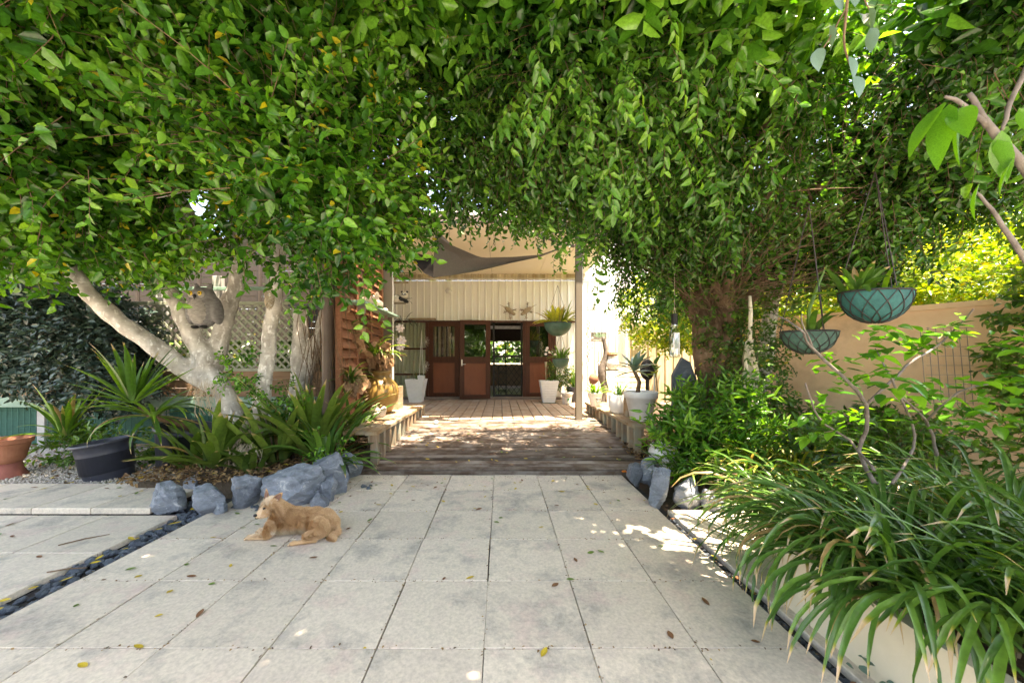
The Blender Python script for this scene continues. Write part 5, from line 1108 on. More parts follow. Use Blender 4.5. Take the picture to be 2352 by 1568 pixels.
for k, (c, r, lab) in enumerate(sh_):
    c = Vector((-2.02, c.y, 2.185)); e = empty('shell', c, lab, 'shell', 'shells on the green shelf'); mb = MB().ball((0, 0, r*.7), (r, r*.7, r*.7), 12, 8)
    if k == 1: mb.ball((0, -.01, r*1.7), (r*.4, r*.4, r*.9), 10, 7, (.3, .2, 0))
    if k == 0:
        for q in range(7): mb.ball((r*.9*math.cos(q), r*.7*math.sin(q), r*(.5+.15*q)), r*.35, 8, 6)
    put('body', remesh(mb, 'body', M['shell'], .010, 1), c, e)
# staghorn ferns with dried shield fronds
def stag(c, s, lab, seed):
    e = empty('staghorn_fern', c, lab, 'fern', 'staghorn ferns by the louvres'); g = random.Random(seed)
    for k in range(7):
        n = 7; V = []; ph = g.uniform(0, 6)
        for j in range(n):
            for i in range(n):
                u = i/(n-1)-.5; v = j/(n-1)-.5; rr = s*(.8+.2*math.sin(ph+i)); V.append((u*rr+.01*k, -.03*k*s+.18*s*(u*u+v*v)*(-1 if k % 2 else 1)+.02*math.sin(9*u+ph)*s, v*rr*1.15))
        mb = MB().add(V, [(j*n+i, j*n+i+1, j*n+i+n+1, j*n+i+n) for j in range(n-1) for i in range(n-1)]); rt_ = Euler((g.uniform(-.4, .4), g.uniform(-.7, .7), g.uniform(-.8, .8))).to_matrix(); mb.v = [rt_ @ v + Vector((g.uniform(-.12, .12)*s, 0, g.uniform(-.2, .2)*s)) for v in mb.v]; part('shield_frond', mb, M['drift'], e, smooth=True)
    for k in range(12):
        a = g.uniform(-2.6, .3); put('frond', strap_mesh('strap_w', s*g.uniform(1.0, 1.5), .055*s*2, g.uniform(.3, 1.3), g.uniform(1.0, 2.4), seed*9+k, g.uniform(-.5, .5), .5), Vector(c)+Vector((g.uniform(-.1, .1)*s, -.08, g.uniform(0, .2)*s)), e, (0, 0, a))
        for q in (-1, 1): put('frond', strap_mesh('strap_w', s*g.uniform(.6, .95), .06*s, g.uniform(.2, 1.1), g.uniform(1.0, 2.2), seed*19+k, 0, .5), Vector(c)+Vector((g.uniform(-.1, .1)*s, -.08, g.uniform(0, .2)*s)), e, (0, 0, a+q*.35))
stag(P(868, 822, 5.75), .40, 'large staghorn fern with papery tan shields above the ochre jar', 7)
stag(P(800, 775, 5.3), .36, 'staghorn fern with dry shields mounted low on the louvres', 8)
stag(P(812, 880, 5.0), .30, 'staghorn fern left of the ochre jar near the strap leaves', 9)
e = empty('dried_husk', P(790, 690, 5.0), 'pale curled dried husk hanging left of the green shelf', 'ornament'); mb = MB().ball((0, 0, 0), (.07, .05, .12), 10, 8, (0, .4, 0)).ball((.05, 0, -.1), (.05, .04, .08), 9, 6); put('body', remesh(mb, 'body', M['drift'], .012, 1, fn=knobs), wloc(e), e)
e = empty('plant_box', (-2.0, 6.35, .48), 'open timber box behind the ochre jar', 'box'); 
for c, d in (((0, -.15, .2), (.36, .02, .4)), ((0, .15, .2), (.36, .02, .4)), ((-.17, 0, .2), (.02, .28, .4)), ((.17, 0, .2), (.02, .28, .4))): part('side_board', MB().box(c, d), M['bench'], e)
# hanging mobile with hangers, toy and flowers
mc = P(915, 640, 7.4); e = empty('wooden_mobile', mc, 'wooden ladder mobile with hangers and white silk flowers left of the doors', 'mobile')
for k, (dx, z, L) in enumerate(((0, -.08, .42), (-.05, -.52, .42), (-.12, -1.02, .35), (.03, -1.62, .2))):
    part('rung', MB().box((dx, 0, z), (L, .03, .035)), M['bench'], e)
part('hanger', MB().tube([(-.2, 0, -.08), (0, 0, .03), (.2, 0, -.08)], .012, 6).tube([(0, 0, .03), (0, 0, .2)], .005, 5), M['bench'], e)
for s in (-.16, .16): part('string', MB().tube([(s*.3, 0, .22), (s, 0, -.08), (s*.9-.04, 0, -.52), (s*.8-.05, 0, -1.02), (s*.5+.02, 0, -1.75)], .006, 4), M['rope'], e)
g = random.Random(15)
for cx, cz, s in ((.05, -1.05, .1), (.08, -1.32, .11), (.06, -1.45, .09), (-.2, -.88, .06), (-.12, -.9, .06)):
    fl = part('flower', MB().ball((cx, -.03, cz), s*.25, 7, 5), M['shell'] if cx < 0 else M['pinkwhite'], e)
    for k in range(7): a = k*.9; put('petal', leaf_mesh_p if False else MB().ball((0, 0, 0), (s*.5, s*.32, s*.12), 8, 5).mesh('petal', M['pinkwhite'], True), mc+Vector((cx+s*.55*math.cos(a), -.05, cz+s*.55*math.sin(a))), fl, (R(90)+g.uniform(-.4, .4), -a, 0))
strap_leaves(e, mc+Vector((.12, 0, -.45)), 10, .25, .02, (-.2, 1.0), (.6, 1.6), 'leaf_d', seed=141, spread=.06); strap_leaves(e, mc+Vector((.05, 0, -.85)), 14, .28, .02, (-.2, 1.0), (.6, 1.6), 'leaf_d', seed=142, spread=.1)
tc_ = mc+Vector((.02, -.04, -.44)); e = empty('toy_bear', tc_, 'black and white plush bear lying on a rung of the mobile', 'toy')
part('body', MB().ball((-.05, 0, .02), (.12, .07, .075), 14, 9), M['pale'], e, smooth=True); part('head', MB().ball((.13, -.03, .08), (.075, .07, .07), 14, 9), M['pale'], e, smooth=True)
for s in (-1, 1): part('ear', MB().ball((.13+s*.055, -.03, .145), .024, 8, 6), M['black'], e); part('eye_patch', MB().ball((.13+s*.028, -.095, .085), (.016, .01, .02), 8, 6), M['black'], e)
for c in ((.06, -.03, .0), (.15, -.02, -.04), (-.15, -.03, .0), (-.16, .02, .03)): part('limb', MB().ball(c, (.075, .04, .04), 10, 7, (0, .5, 0)), M['black'], e, smooth=True)
part('nose', MB().ball((.135, -.1, .065), .012, 7, 5), M['black'], e)
e = empty('rope_hanger', P(968, 850, 9.2), 'white macrame rope with small pot beside the closed door', 'ornament')
for s in (-.05, .05): part('cord', MB().tube([(0, 0, 1.05), (s*.4, 0, .5), (s, 0, .0), (s, 0, -.15)], .008, 5), M['white'], e)
part('small_pot', MB().box((0, 0, -.2), (.17, .12, .13), bev=.01), M['white_pot'], e); part('tail', MB().tube([(0, 0, -.27), (0, 0, -.7)], .007, 5), M['white'], e)
mb = MB()
for cz in (.75, .1):
    for k in range(10): a = k*.628; mb.tube([(.12, 0, cz), (.12+.06*math.cos(a), 0, cz+.09*math.sin(a)), (.12+.09*math.cos(a+.4), 0, cz+.15*math.sin(a+.4))], .004, 4, False)
part('wall_scroll', mb, M['white'], e)
# turtle ornaments on the wall
for xx, yy, tilt, lab in ((1180, 713, .65, 'left stone lizard ornament on the cream wall, head pointing down right'), (1204, 713, -.65, 'right stone lizard ornament on the cream wall, head pointing down left')):
    c = P(xx-(10 if tilt > 0 else -6), yy, 9.8); e = empty('wall_lizard', c, lab, 'ornament', 'pair of lizard ornaments over the doors'); s = 1 if tilt > 0 else -1
    mb = MB().ball((0, 0, 0), (.16, .05, .07), 16, 10, (0, tilt, 0)).ball((s*.125, -.01, -.10), (.05, .04, .04), 10, 7); part('body', mb, M['emu'], e, smooth=True)
    for dx, dz in ((-.13*s, -.05), (-.02*s, .2), (.17*s, .02), (.02*s, -.22)):
        part('leg', MB().tube([(dx*.4, 0, dz*.4), (dx, -.02, dz)], .012, 5), M['twig'], e); mb = MB()
        for q in range(4): a = q*1.57+.4; mb.tube([(dx, -.02, dz), (dx+.05*math.cos(a), -.02, dz+.05*math.sin(a))], .008, 4)
        part('foot', mb, M['twig'], e)
    part('tail', MB().tube([(-s*.1, 0, .07), (-s*.2, 0, .13), (-s*.28, 0, .17)], [.012, .008, .003], 5), M['emu'], e)
bl = empty('alarm_light', P(1030, 707-0, 9.75)+Vector((0, 0, .48)), 'round white bulkhead light high on the cream wall', 'light fitting'); part('dome', MB().ball((0, 0, 0), (.09, .07, .09), 14, 9), M['white'], bl, smooth=True); part('base', MB().lathe([(.001, 0), (.1, 0)], 12), M['trim'], bl)
# shade sail
sl_ = empty('shade_sail', (0, 6.2, 3.0), 'sagging grey triangular shade sail in front of the verandah roof', 'shade sail')
def patch(top, bot, n, k, m, nm, sag=.12):
    V = []; 
    def cv(c, t):
        c = [Vector(p) for p in c]; i = min(int(t*(len(c)-1)), len(c)-2); f = t*(len(c)-1)-i; return c[i].lerp(c[i+1], f)
    for i in range(n+1):
        for j in range(k+1):
            t = i/n; u = j/k; p = cv(top, t).lerp(cv(bot, t), u); p = p+Vector((0, sag*math.sin(math.pi*u)*math.sin(math.pi*t)+.02*math.sin(t*11+u*5)*math.sin(math.pi*u), 0)); V.append(p-Vector((0, 6.2, 3.0)))
    return part(nm, MB().add(V, [(i*(k+1)+j, (i+1)*(k+1)+j, (i+1)*(k+1)+j+1, i*(k+1)+j+1) for i in range(n) for j in range(k)]), m, sl_, smooth=True)
patch([P(1000, 525, 5.75), P(1050, 575, 5.9), P(1110, 592, 6.0), P(1180, 590, 6.05), P(1240, 585, 6.1), P(1305, 563, 6.2)], [P(995, 638, 6.15), P(1040, 632, 6.2), P(1100, 622, 6.2), P(1170, 605, 6.2), P(1240, 590, 6.2), P(1306, 564, 6.2)], 26, 8, M['sail'], 'cloth')
patch([P(1001, 526, 5.75), P(1010, 545, 5.7), P(1030, 560, 5.7), P(1100, 590, 5.75)], [P(995, 610, 6.1), P(1030, 610, 6.1), P(1060, 600, 6.1), P(1100, 592, 5.8)], 14, 5, M['sail'], 'cloth_fold')
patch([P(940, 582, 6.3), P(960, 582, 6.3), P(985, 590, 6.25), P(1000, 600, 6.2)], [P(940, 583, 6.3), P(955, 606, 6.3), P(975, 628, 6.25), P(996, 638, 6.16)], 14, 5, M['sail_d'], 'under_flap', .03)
part('edge_pole', MB().tube([P(1118, 500, 5.6)-Vector((0, 6.2, 3.0)), P(1215, 533, 5.8)-Vector((0, 6.2, 3.0)), P(1318, 565, 6.15)-Vector((0, 6.2, 3.0))], .035, 8), M['trim'], sl_, smooth=True)

# ================================================================ NEAR BRANCHES AT THE RIGHT
fg = empty('bare_branched_shrub', (2.1, 1.95, .3), 'bare branched shrub with fresh green leaf tufts rising from the strap leaves', 'shrub'); mb = MB(); Yf = 1.9; o = Vector((2.1, 1.95, .3))
for seq, rr in (([(2010, 1110), (1975, 1035), (1990, 931), (1867, 801), (1841, 757), (1771, 718)], [.020, .017, .017, .011, .009, .004]), ([(1990, 931), (2083, 840), (2166, 783), (2235, 710)], [.014, .011, .009, .006]), ([(2148, 1120), (2150, 1040), (2127, 965), (2060, 905)], [.016, .014, .012, .007]),
               ([(1867, 801), (1842, 740), (1841, 720)], [.009, .006, .004]), ([(2010, 1080), (1950, 1010), (1880, 960), (1850, 880)], [.013, .011, .009, .006]), ([(2127, 965), (2200, 900), (2280, 880)], [.01, .008, .005]), ([(2050, 1110), (2100, 1000), (2045, 870), (2010, 800)], [.013, .011, .008, .004])):
    limb(mb, [P(x, y, Yf+.15*math.sin(x*.03))-o for x, y in seq], [q*.58 for q in rr], .004, 7)
part('branch', mb, M['twig_grey'], fg, o, smooth=True); g = random.Random(41)
for x, y, n in ((2010, 790, 9), (2040, 770, 8), (2100, 790, 8), (2160, 775, 9), (2190, 750, 6), (1910, 830, 7), (1930, 880, 8), (1900, 930, 8), (2050, 880, 7), (2120, 900, 9), (2160, 930, 8), (2070, 960, 6), (1960, 960, 7), (2240, 900, 8), (2300, 860, 9), (2290, 960, 8), (2330, 780, 8), (2000, 860, 7), (1880, 985, 6), (2200, 980, 6), (2320, 900, 6)):
    c = P(x, y, Yf+.15*math.sin(x*.03)+g.uniform(-.15, .15))
    for k in range(int(n*2.4)): put('leaf', leaf_mesh('leaf_l', .58, k % 5), c+Vector((g.uniform(-.07, .07), g.uniform(-.07, .07), g.uniform(-.07, .07))), fg, (g.uniform(-.5, .5), g.uniform(-.5, .6), g.uniform(0, 6.28)), g.uniform(.045, .10))
nb_ = empty('frangipani_branch', (1.75, 1.05, 2.1), 'blurred grey branch with curled lime leaves close to the camera at top right', 'branch'); o = Vector((1.75, 1.05, 2.1)); mb = MB()
for seq, rr in (([(2820, 1000), (2500, 760), (2352, 590), (2290, 500), (2240, 440)], [.022, .016, .012, .009, .005]), ([(2860, 1790), (2840, 1300), (2780, 880), (2560, 620), (2420, 470), (2340, 370), (2270, 290), (2225, 215)], [.05, .045, .038, .03, .024, .020, .016, .010]), ([(2360, 150), (2320, 240), (2300, 300)], [.012, .010, .007]), ([(2270, 290), (2200, 235), (2170, 222)], [.012, .009, .006])):
    limb(mb, [P(x, y, 1.1)-o for x, y in seq], [q*.6 for q in rr], .002, 8)
part('branch', mb, M['twig_grey'], nb_, o, smooth=True)
for x, y, a, el, L in ((2170, 235, 3.1, .9, .20), (2180, 240, 3.3, 1.25, .21), (2215, 235, 2.6, 1.4, .20), (2200, 250, 3.9, .75, .19), (2290, 320, .3, .9, .13), (2300, 300, .6, 1.1, .16), (2330, 360, 2.6, 1.2, .12), (2250, 420, 3.0, 1.3, .12), (2340, 250, .2, .6, .12)):
    put('leaf', leaf_mesh('leaf_l', .34, int(x) % 5), P(x, y, 1.08), nb_, (g.uniform(-.6, .6), el, a), L)
hb = empty('hanging_spray', (.9, .95, 2.5), 'drooping twig with pale bluish leaves at the top right of centre', 'twig'); o = Vector((.9, .95, 2.5)); mb = MB()
limb(mb, [P(x, y, 1.25)-o for x, y in ((2010, -1050), (1975, -500), (1960, -120), (1945, 0), (1940, 110), (1965, 190))], [.012, .009, .006, .005, .003, .002], .002, 5); limb(mb, [P(x, y, 1.25)-o for x, y in ((1942, 20), (1910, 80), (1880, 130))], [.003, .002, .002], .001, 5); limb(mb, [P(x, y, 1.25)-o for x, y in ((1950, -60), (1980, -10), (2000, 30))], [.003, .002, .002], .001, 5)
part('stem', mb, M['twig'], hb, o)
for x, y in ((1905, 60), (1878, 112), (1995, 20), (1998, 65), (1950, 130), (1965, 175), (1930, -30), (1975, -40)):
    put('leaf', leaf_mesh('leaf_b', .52, int(y) % 5), P(x, y, 1.25), hb, (g.uniform(-.8, .8), 1.35, g.uniform(0, 6.28)), .085)

# wire trellis on wall and its pots
e = empty('wire_trellis', P(2180, 930, 3.35), 'rusty wire grid trellis leaning on the peach wall', 'trellis')
for k in range(7): part('wire', MB().tube([(-.22+k*.075, 0, 0), (-.22+k*.075, .05, .75)], .003, 4), M['trim'], e)
for k in range(9): part('wire', MB().tube([(-.22, .0, .02+k*.09), (.23, .0, .02+k*.09)], .003, 4), M['trim'], e)
for k, (x, y, lab) in enumerate(((3.55, 3.9, 'dark nursery pot nearest the peach wall trunk'), (4.0, 3.5, 'teal glazed pot below the larger hanging basket'))):
    e = pot('garden_pot', (x, y, .0), potprof(.13, .18, .34, .01), M['teal'] if k else M['black_pot'], lab, 'pot', soil=(.16, .3)); strap_leaves(e, (x, y, .3), 1, .1, .01, (1, 1.2), (.2, .3), 'strap', seed=150)
    q = empty('potted_plant', (x, y, .32), ('broad dark leaves in the teal glazed pot' if k else 'arching leaves in the dark nursery pot by the wall'), 'plant'); strap_leaves(q, (x, y, .32), 30, .42, .05, (.4, 1.5), (.4, 1.6), 'strap_w' if k else 'strap', seed=151+k, spread=.06, taper=.5)

# ================================================================ DOG
dc = Vector((-1.553, 2.66, .0)); dog = empty('dog', dc, 'small shaggy tan terrier lying on the pavers with its head turned to the path', 'dog')
D = MB()
def cap(a, b, ra, rb, n=7):
    a = Vector(a); b = Vector(b)
    for i in range(n): t = i/(n-1); D.ball(a.lerp(b, t), ra*(1-t)+rb*t, 12, 9)
for c, r in (((-.155, .03, .105), (.085, .08, .105)), ((-.10, .03, .115), (.095, .085, .108)), ((-.03, .035, .112), (.10, .082, .10)), ((.05, .035, .108), (.10, .08, .098)), ((.13, .035, .112), (.095, .08, .098)), ((.21, .03, .105), (.09, .078, .095)), ((.262, .03, .085), (.06, .065, .075))):
    D.ball(c, r, 18, 12)
cap((-.13, .02, .165), (-.185, .0, .235), .075, .058)                      # neck
D.ball((-.205, -.012, .252), (.062, .058, .056), 16, 12)                    # skull
cap((-.225, -.05, .222), (-.246, -.096, .204), .040, .025)                  # muzzle
cap((-.226, -.045, .205), (-.246, -.075, .192), .030, .020)                 # jaw
cap((-.185, -.035, .10), (-.205, -.055, .045), .048, .032); cap((-.205, -.055, .032), (-.30, -.062, .024), .030, .020); D.ball((-.345, -.062, .020), (.03, .022, .017)); cap((-.30, -.062, .024), (-.345, -.062, .02), .02, .017)
cap((-.20, .04, .07), (-.26, .06, .028), .036, .024); cap((-.26, .06, .026), (-.325, .055, .02), .022, .018); D.ball((-.34, .055, .018), (.028, .02, .016))
D.ball((.205, -.045, .09), (.078, .045, .082), 16, 12)                      # thigh
cap((.205, -.06, .06), (.13, -.095, .045), .05, .03); cap((.13, -.095, .042), (.205, -.105, .026), .028, .020); cap((.205, -.105, .024), (.09, -.135, .016), .020, .015); cap((.09, -.135, .016), (.045, -.145, .015), .016, .017)
cap((.285, .03, .085), (.325, .0, .04), .022, .026); cap((.325, .0, .04), (.30, -.055, .022), .026, .024); cap((.30, -.055, .022), (.345, -.085, .018), .022, .012)
body = remesh(D, 'body', None, .0065, 9); body.materials.clear()
def dogfur():
    m, n, b = _nodes('tan_fur'); at = n.nodes.new('ShaderNodeAttribute'); at.attribute_name = 'rnd'
    c = _ramp(n, at.outputs['Fac'], [(0, (.20, .10, .045)), (.3, (.54, .33, .17)), (.62, (.70, .49, .29)), (1, (.84, .77, .66))])
    n.links.new(c, b.inputs['Base Color']); b.inputs['Roughness'].default_value = .85; b.inputs['Specular IOR Level'].default_value = .15; return m
FUR = dogfur()
V = np.empty(len(body.vertices)*3, np.float32); body.vertices.foreach_get('co', V); V = V.reshape(-1, 3)
def tone(p):
    x, y, z = p[:, 0], p[:, 1], p[:, 2]; t = .46+.04*np.sin(x*60+z*40)*np.sin(z*70)
    t = t+np.clip((.105-z)*9, -.1, .5)*((x > -.17) & (x < .13) & (y < .02) & (y > -.075))             # pale belly
    t = t-np.clip((z-.17)*4, 0, .14)*(x > -.08)
    hd = (x < -.16) & (z > .17); t = np.where(hd, .60+.12*np.sin(x*200)*np.sin(z*160), t); t = np.where((x < -.222) & (z > .17) & (y < -.04), .74, t)
    t = np.where((x < -.19) & (z > .27), .82, t)
    rf = (x > -.17) & (x < -.09) & (z > .13); t = np.where(rf, .46+.12*np.sin(x*170+z*120), t)
    t = np.where((z < .05) & (x < -.22), .70, t); t = np.where((z < .035) & (x > 0), t+.04, t); return np.clip(t, 0, 1)
at = body.attributes.new('rnd', 'FLOAT', 'POINT'); at.data.foreach_set('value', tone(V).astype(np.float32)); body.materials.append(FUR)
put('body', body, dc, dog)
# coat: short hairs on the skin, longer ruff
N = np.empty(len(V)*3, np.float32); body.vertices.foreach_get('normal', N); N = N.reshape(-1, 3); gg = np.random.default_rng(3)
idx = gg.integers(0, len(V), 95000); p = V[idx]+gg.normal(0, .002, (len(idx), 3)); nn = N[idx]
face = (p[:, 0] < -.222) & (p[:, 2] > .17) & (p[:, 1] < -.045)
flow = np.where((p[:, 0] < -.16)[:, None] & (p[:, 2] > .17)[:, None], np.array([.5, .3, -.5]), np.array([.8, 0, -.55]))
ruff = (p[:, 0] > -.20) & (p[:, 0] < -.07) & (p[:, 2] > .08); L = np.where(ruff, gg.uniform(.012, .024, len(p)), gg.uniform(.009, .019, len(p))); L = np.where(face, .006, L); L = np.where((p[:, 0] < -.17) & (p[:, 2] > .24), gg.uniform(.012, .022, len(p)), L)
L = np.where(p[:, 2] < .03, .005, L); L = np.where((p[:, 0] > .27) & (p[:, 2] < .12), gg.uniform(.012, .022, len(p)), L)
d = nn*.55+flow*.75+gg.normal(0, .22, p.shape); d /= np.linalg.norm(d, axis=1, keepdims=True); sd = np.cross(d, nn+.01); sd /= np.linalg.norm(sd, axis=1, keepdims=True)+1e-9
wv = .0007; HV = np.stack([p-sd*wv, p+sd*wv, p+d*L[:, None]*.6+nn*L[:, None]*.05, p+d*L[:, None]-np.array([0, 0, 1])*L[:, None]*.15], 1); HV[:, :, 2] = np.maximum(HV[:, :, 2], .001)
HF = np.array([(0, 1, 3, 2)])[None]+np.arange(len(p))[:, None, None]*4
tn = np.clip(tone(p)+gg.normal(0, .09, len(p)), 0, 1)
put('coat', npmesh('coat', HV.reshape(-1, 3), HF.reshape(-1, 4), FUR, np.repeat(tn, 4)), dc, dog, kind='stuff')
ear_in = plain('inner_ear', (.22, .12, .09), .8)
for (bx, by, bz), tip, wd in (((-.242, .004, .285), (-.257, .012, .368), .022), ((-.165, -.012, .285), (-.098, -.028, .352), .030)):
    b_ = Vector((bx, by, bz)); t_ = Vector(tip); ax = (t_-b_).normalized(); sd_ = ax.cross(Vector((0, -1, 0))).normalized(); fr = Vector((0, -1, 0)); mb = MB(); V_ = []; n = 7
    for i in range(n):
        t = i/(n-1); hw = wd*(1-t)**.7*(1+.5*t)+.001; c_ = b_.lerp(t_, t)-ax*.015*(1-t); V_ += [c_-sd_*hw+fr*.010*(1-t), c_-sd_*hw*.5-fr*.008*(1-t), c_-fr*.012*(1-t), c_+sd_*hw*.5-fr*.008*(1-t), c_+sd_*hw+fr*.010*(1-t)]
    mb.add(V_, [(i*5+j, i*5+j+1, i*5+j+6, i*5+j+5) for i in range(n-1) for j in range(4)]); me_ = mb.mesh('ear', FUR, True); a_ = me_.attributes.new('rnd', 'FLOAT', 'POINT'); a_.data.foreach_set('value', [.33]*len(me_.vertices)); er = put('ear', me_, dc, dog)
    mb = MB(); V_ = [v*1.0+fr*.003 for v in V_]; 
    V_ = [b_.lerp(t_, .5)+(Vector(v)-b_.lerp(t_, .5))*.72+fr*.004 for v in V_]; put('inner_ear', MB().add(V_, [(i*5+j, i*5+j+1, i*5+j+6, i*5+j+5) for i in range(n-1) for j in range(4)]).mesh('inner_ear', ear_in, True), dc, er)
part('nose', MB().ball((-.256, -.120, .212), (.015, .011, .012), 12, 8), plain('dog_nose', (.012, .01, .012), .25), dog, smooth=True)
part('mouth', MB().tube([(-.268, -.100, .190), (-.258, -.114, .186), (-.243, -.114, .187), (-.226, -.098, .192)], .0032, 6), M['black'], dog, smooth=True)
dog.scale = (.93, .93, .98)
for c in ((-.213, -.077, .246), (-.255, -.058, .250)): part('eye', MB().ball(c, (.0135, .010, .0105), 12, 8), plain('dog_eye', (.012, .008, .006), .35), dog, smooth=True)
for fx, fy, fz in ((-.372, -.062, .012), (-.365, .055, .012), (.028, -.148, .010)):
    for k in range(3): part('toe', MB().ball((fx, fy-.012+.012*k, fz), (.011, .0065, .009), 9, 6), plain('paw_pale', (.55, .40, .27), .85), dog, smooth=True)

# ================================================================ SMALL LITTER
lf_m = []
for mk in ('leaf_fy', 'leaf_fg', 'leaf_fb'):
    for v in range(3):
        n = 6; V_ = []; g = random.Random(v+7); cu = g.uniform(.1, .5)
        for i in range(n+1): t = i/n; hw = .24*math.sin(math.pi*t)**.8+.01; z = cu*.5*(t-.5)**2*2; V_ += [(t-.5, -hw, z+hw*.35), (t-.5, 0, z), (t-.5, hw, z+hw*.3)]
        Fc = []
        for i in range(n): b_ = i*3; Fc += [(b_, b_+3, b_+4, b_+1), (b_+1, b_+4, b_+5, b_+2)]
        lf_m.append(npmesh('fallen_leaf', V_, Fc, M[mk], smooth=True))
lab_c = {0: ('yellow', 'small curled yellow leaf lying on the '), 1: ('green', 'small fallen green leaf lying on the '), 2: ('brown', 'small dry brown leaf lying on the ')}
def litter(mi, x, y, z, surf, s=None, rot=None):
    if surf == 'pale pavers':
        zone = ('front' if y < 2.1 else 'middle' if y < 3.1 else 'back')+' '+('left' if x < -1.08 else 'centre' if x < .42 else 'right')
        surf = '%s part of the pale pavers' % zone
    elif surf in ('ramp boards', 'left side pavers'):
        mid = 5.2 if surf[0] == 'r' else 2.3; surf = ('near' if y < mid else 'far')+' part of the '+surf
    put('fallen_leaf', lf_m[mi*3+random.randrange(3)], (x, y, z+.004), rot=rot or (random.uniform(-.2, .2), random.uniform(-.2, .2), random.uniform(0, 6.28)), scale=s or random.uniform(.035, .058), label=lab_c[mi][1]+surf, cat='leaf', group='fallen %s leaves on the %s' % (lab_c[mi][0], surf))
random.seed(77)
def at_px(x, y): Y = CAM_H*F/(y-830); return (x-1150)/F*Y, Y
for x, y, mi in ((175, 1392, 1), (318, 1325, 0), (440, 1325, 2), (487, 1342, 1), (390, 1360, 0), (428, 1298, 1), (300, 1308, 1), (530, 1300, 0), (460, 1410, 2), (365, 1415, 0), (318, 1487, 0), (190, 1530, 0), (628, 1255, 1), (720, 1282, 2), (545, 1180, 1), (590, 1205, 1), (560, 1213, 1), (605, 1228, 1), (490, 1235, 0), (1020, 1330, 2), (1080, 1328, 0), (1310, 1332, 1), (1275, 1345, 2), (1322, 1287, 2), (1518, 1255, 1), (1357, 1270, 1), (1150, 1190, 1), (1140, 1200, 1), (1380, 1268, 1), (1620, 1383, 2), (1540, 1460, 2), (1735, 1475, 2), (1250, 1500, 0), (900, 1115, 0), (1000, 1120, 2), (935, 1130, 1), (1130, 1100, 1), (1270, 1105, 0), (1350, 1118, 0), (1480, 1150, 0), (1420, 1150, 1), (870, 1160, 0), (850, 1195, 1), (1100, 1170, 2), (800, 1215, 2), (805, 1140, 2), (780, 1155, 1)):
    X, Y = at_px(x, y); litter(mi, X, Y, .001, 'pale pavers')
for k in range(44):
    X = random.uniform(-2.5, 1.4); Y = 4.0-abs(random.gauss(0, .5)); litter(random.choice([0, 0, 1, 2, 2]), X, Y, .001, 'pale pavers', random.uniform(.03, .05))
for k in range(60):
    Y = random.uniform(1.4, 2.95); X = random.uniform(-5.4, -2.9); litter(random.choice([0, 1, 1, 2, 2]), X, Y, .001, 'left side pavers')
for k in range(30):
    litter(random.choice([0, 1, 2]), random.uniform(-7.2, -3.2), random.uniform(3.1, 3.6), .052, 'raised left pavers')
for k in range(70):
    X = random.uniform(-1.5, 1.7); Y = random.uniform(4.2, 6.2); litter(random.choice([0, 0, 1, 2]), X, Y, ramp_z(Y)+.004, 'ramp boards', random.uniform(.035, .06))
for k in range(26):
    X = random.uniform(-6.5, -3.6); litter(random.choice([0, 0, 2]), X, 3.72+abs(random.gauss(0, .3)), .035, 'loose gravel', random.uniform(.04, .06))
for k in range(14):
    litter(0, random.uniform(-2.78, -2.62), random.uniform(1.5, 3.2), .005, 'dark channel pebbles', random.uniform(.045, .06))
for k in range(10):
    litter(random.choice([0, 2]), 1.46, random.uniform(1.4, 3.0), -.01, 'narrow right channel', random.uniform(.035, .05))
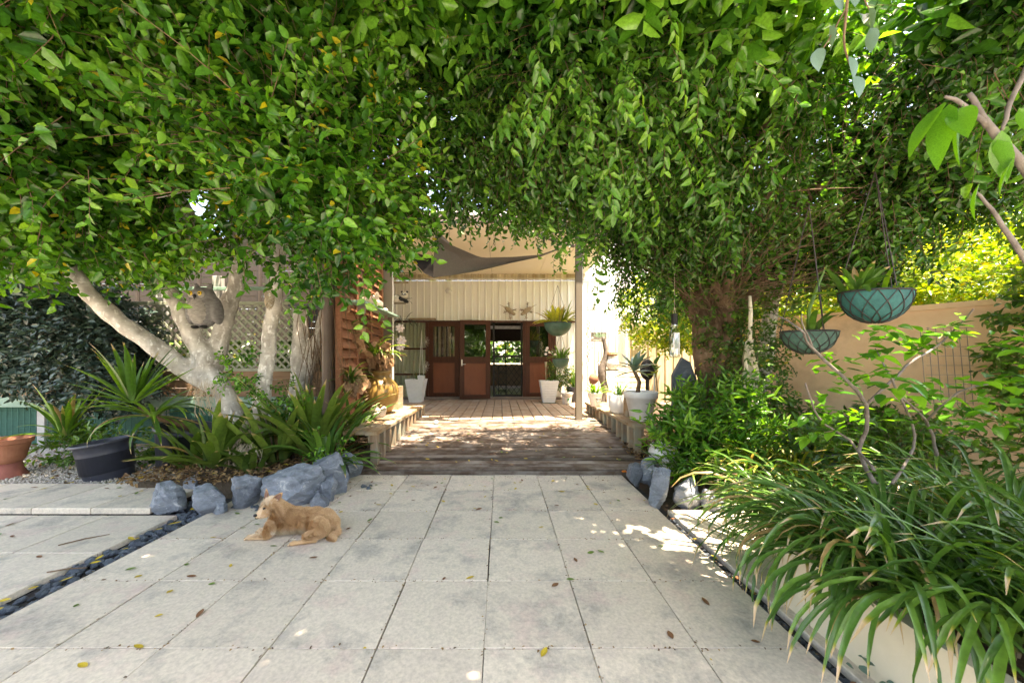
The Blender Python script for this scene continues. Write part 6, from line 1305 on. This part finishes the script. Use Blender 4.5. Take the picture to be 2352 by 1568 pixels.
# crumbs of litter gathered along the joints
gq = np.random.default_rng(9); n = 1500; jx = VX+.5*gq.integers(-5, 4, n); jy = HY+.4985*gq.integers(-1, 5, n); hz = gq.uniform(size=n) < .5
px_ = np.where(hz, gq.uniform(-2.6, 1.4, n), jx+gq.normal(0, .007, n)); py_ = np.where(hz, jy+gq.normal(0, .007, n), gq.uniform(1.2, 4.05, n))
k = gq.uniform(size=n) < .25; px_ = np.where(k, gq.uniform(-2.6, 1.4, n), px_); py_ = np.where(k, 4.08-np.abs(gq.normal(0, .12, n)), py_)
f = gq.normal(size=(n, 3))*np.array([1, 1, .15]); V, Fc, kk = leaf_cloud(np.stack([px_, py_, np.full(n, .003)], 1), f, np.array([0, 0, 1.])+gq.normal(0, .2, (n, 3)), gq.uniform(.005, .018, n), .6)
put('leaf_crumbs', npmesh('leaf_crumbs', V, Fc, M['litter'], np.repeat(gq.uniform(0, 1, n), kk)), kind='stuff', label='tiny leaf crumbs gathered along the paver joints and ramp edge', cat='leaf litter')
# sticks
for k, (x, y, a, L) in enumerate(((155, 1310, .25, .2), (195, 1240, .7, .25))):
    X, Y = at_px(x, y); put('fallen_stick', MB().tube([(-L/2, 0, 0), (0, .006, .004), (L/2, 0, 0)], [.004, .005, .002], 5).mesh('fallen_stick', M['twig']), (X, Y, .006), rot=(0, 0, a), label=('thin dark stick lying on the left side pavers' if k == 0 else 'pale thin twig near the raised pavers'), cat='stick')
# orange flower on the pavers
X, Y = at_px(1440, 1095); e = empty('orange_blossom', (X, Y, .0), 'cluster of small orange blossoms lying beside the right rocks', 'flower')
for k in range(16): part('petal', MB().ball((random.uniform(-.05, .05), random.uniform(-.03, .03), .02+random.uniform(0, .06)), (.018, .012, .008), 7, 5, (random.random(), random.random(), 0)), M['orange'], e)
X, Y = at_px(885, 985); e = empty('blue_ball', (-1.12, 6.05, ramp_z(6.05)+.035), 'small pale blue ball on the ramp beside the left bench', 'ball'); part('body', MB().ball((0, 0, 0), .04, 12, 9), plain('pale_blue', (.42, .58, .60), .5), e, smooth=True)
# ivy at the planter foot
e = empty('ivy_plant', (1.62, 1.34, -.02), 'low blue green ivy at the foot of the cream planter', 'plant')
g = random.Random(2)
for k in range(60): put('leaf', leaf_mesh('leaf_b', .9, k % 5), Vector((1.56+g.uniform(-.1, .16), 1.3+g.uniform(-.1, .2), g.uniform(0, .07))), e, (g.uniform(-.4, .4), g.uniform(-.6, .3), g.uniform(0, 6.28)), g.uniform(.025, .045))
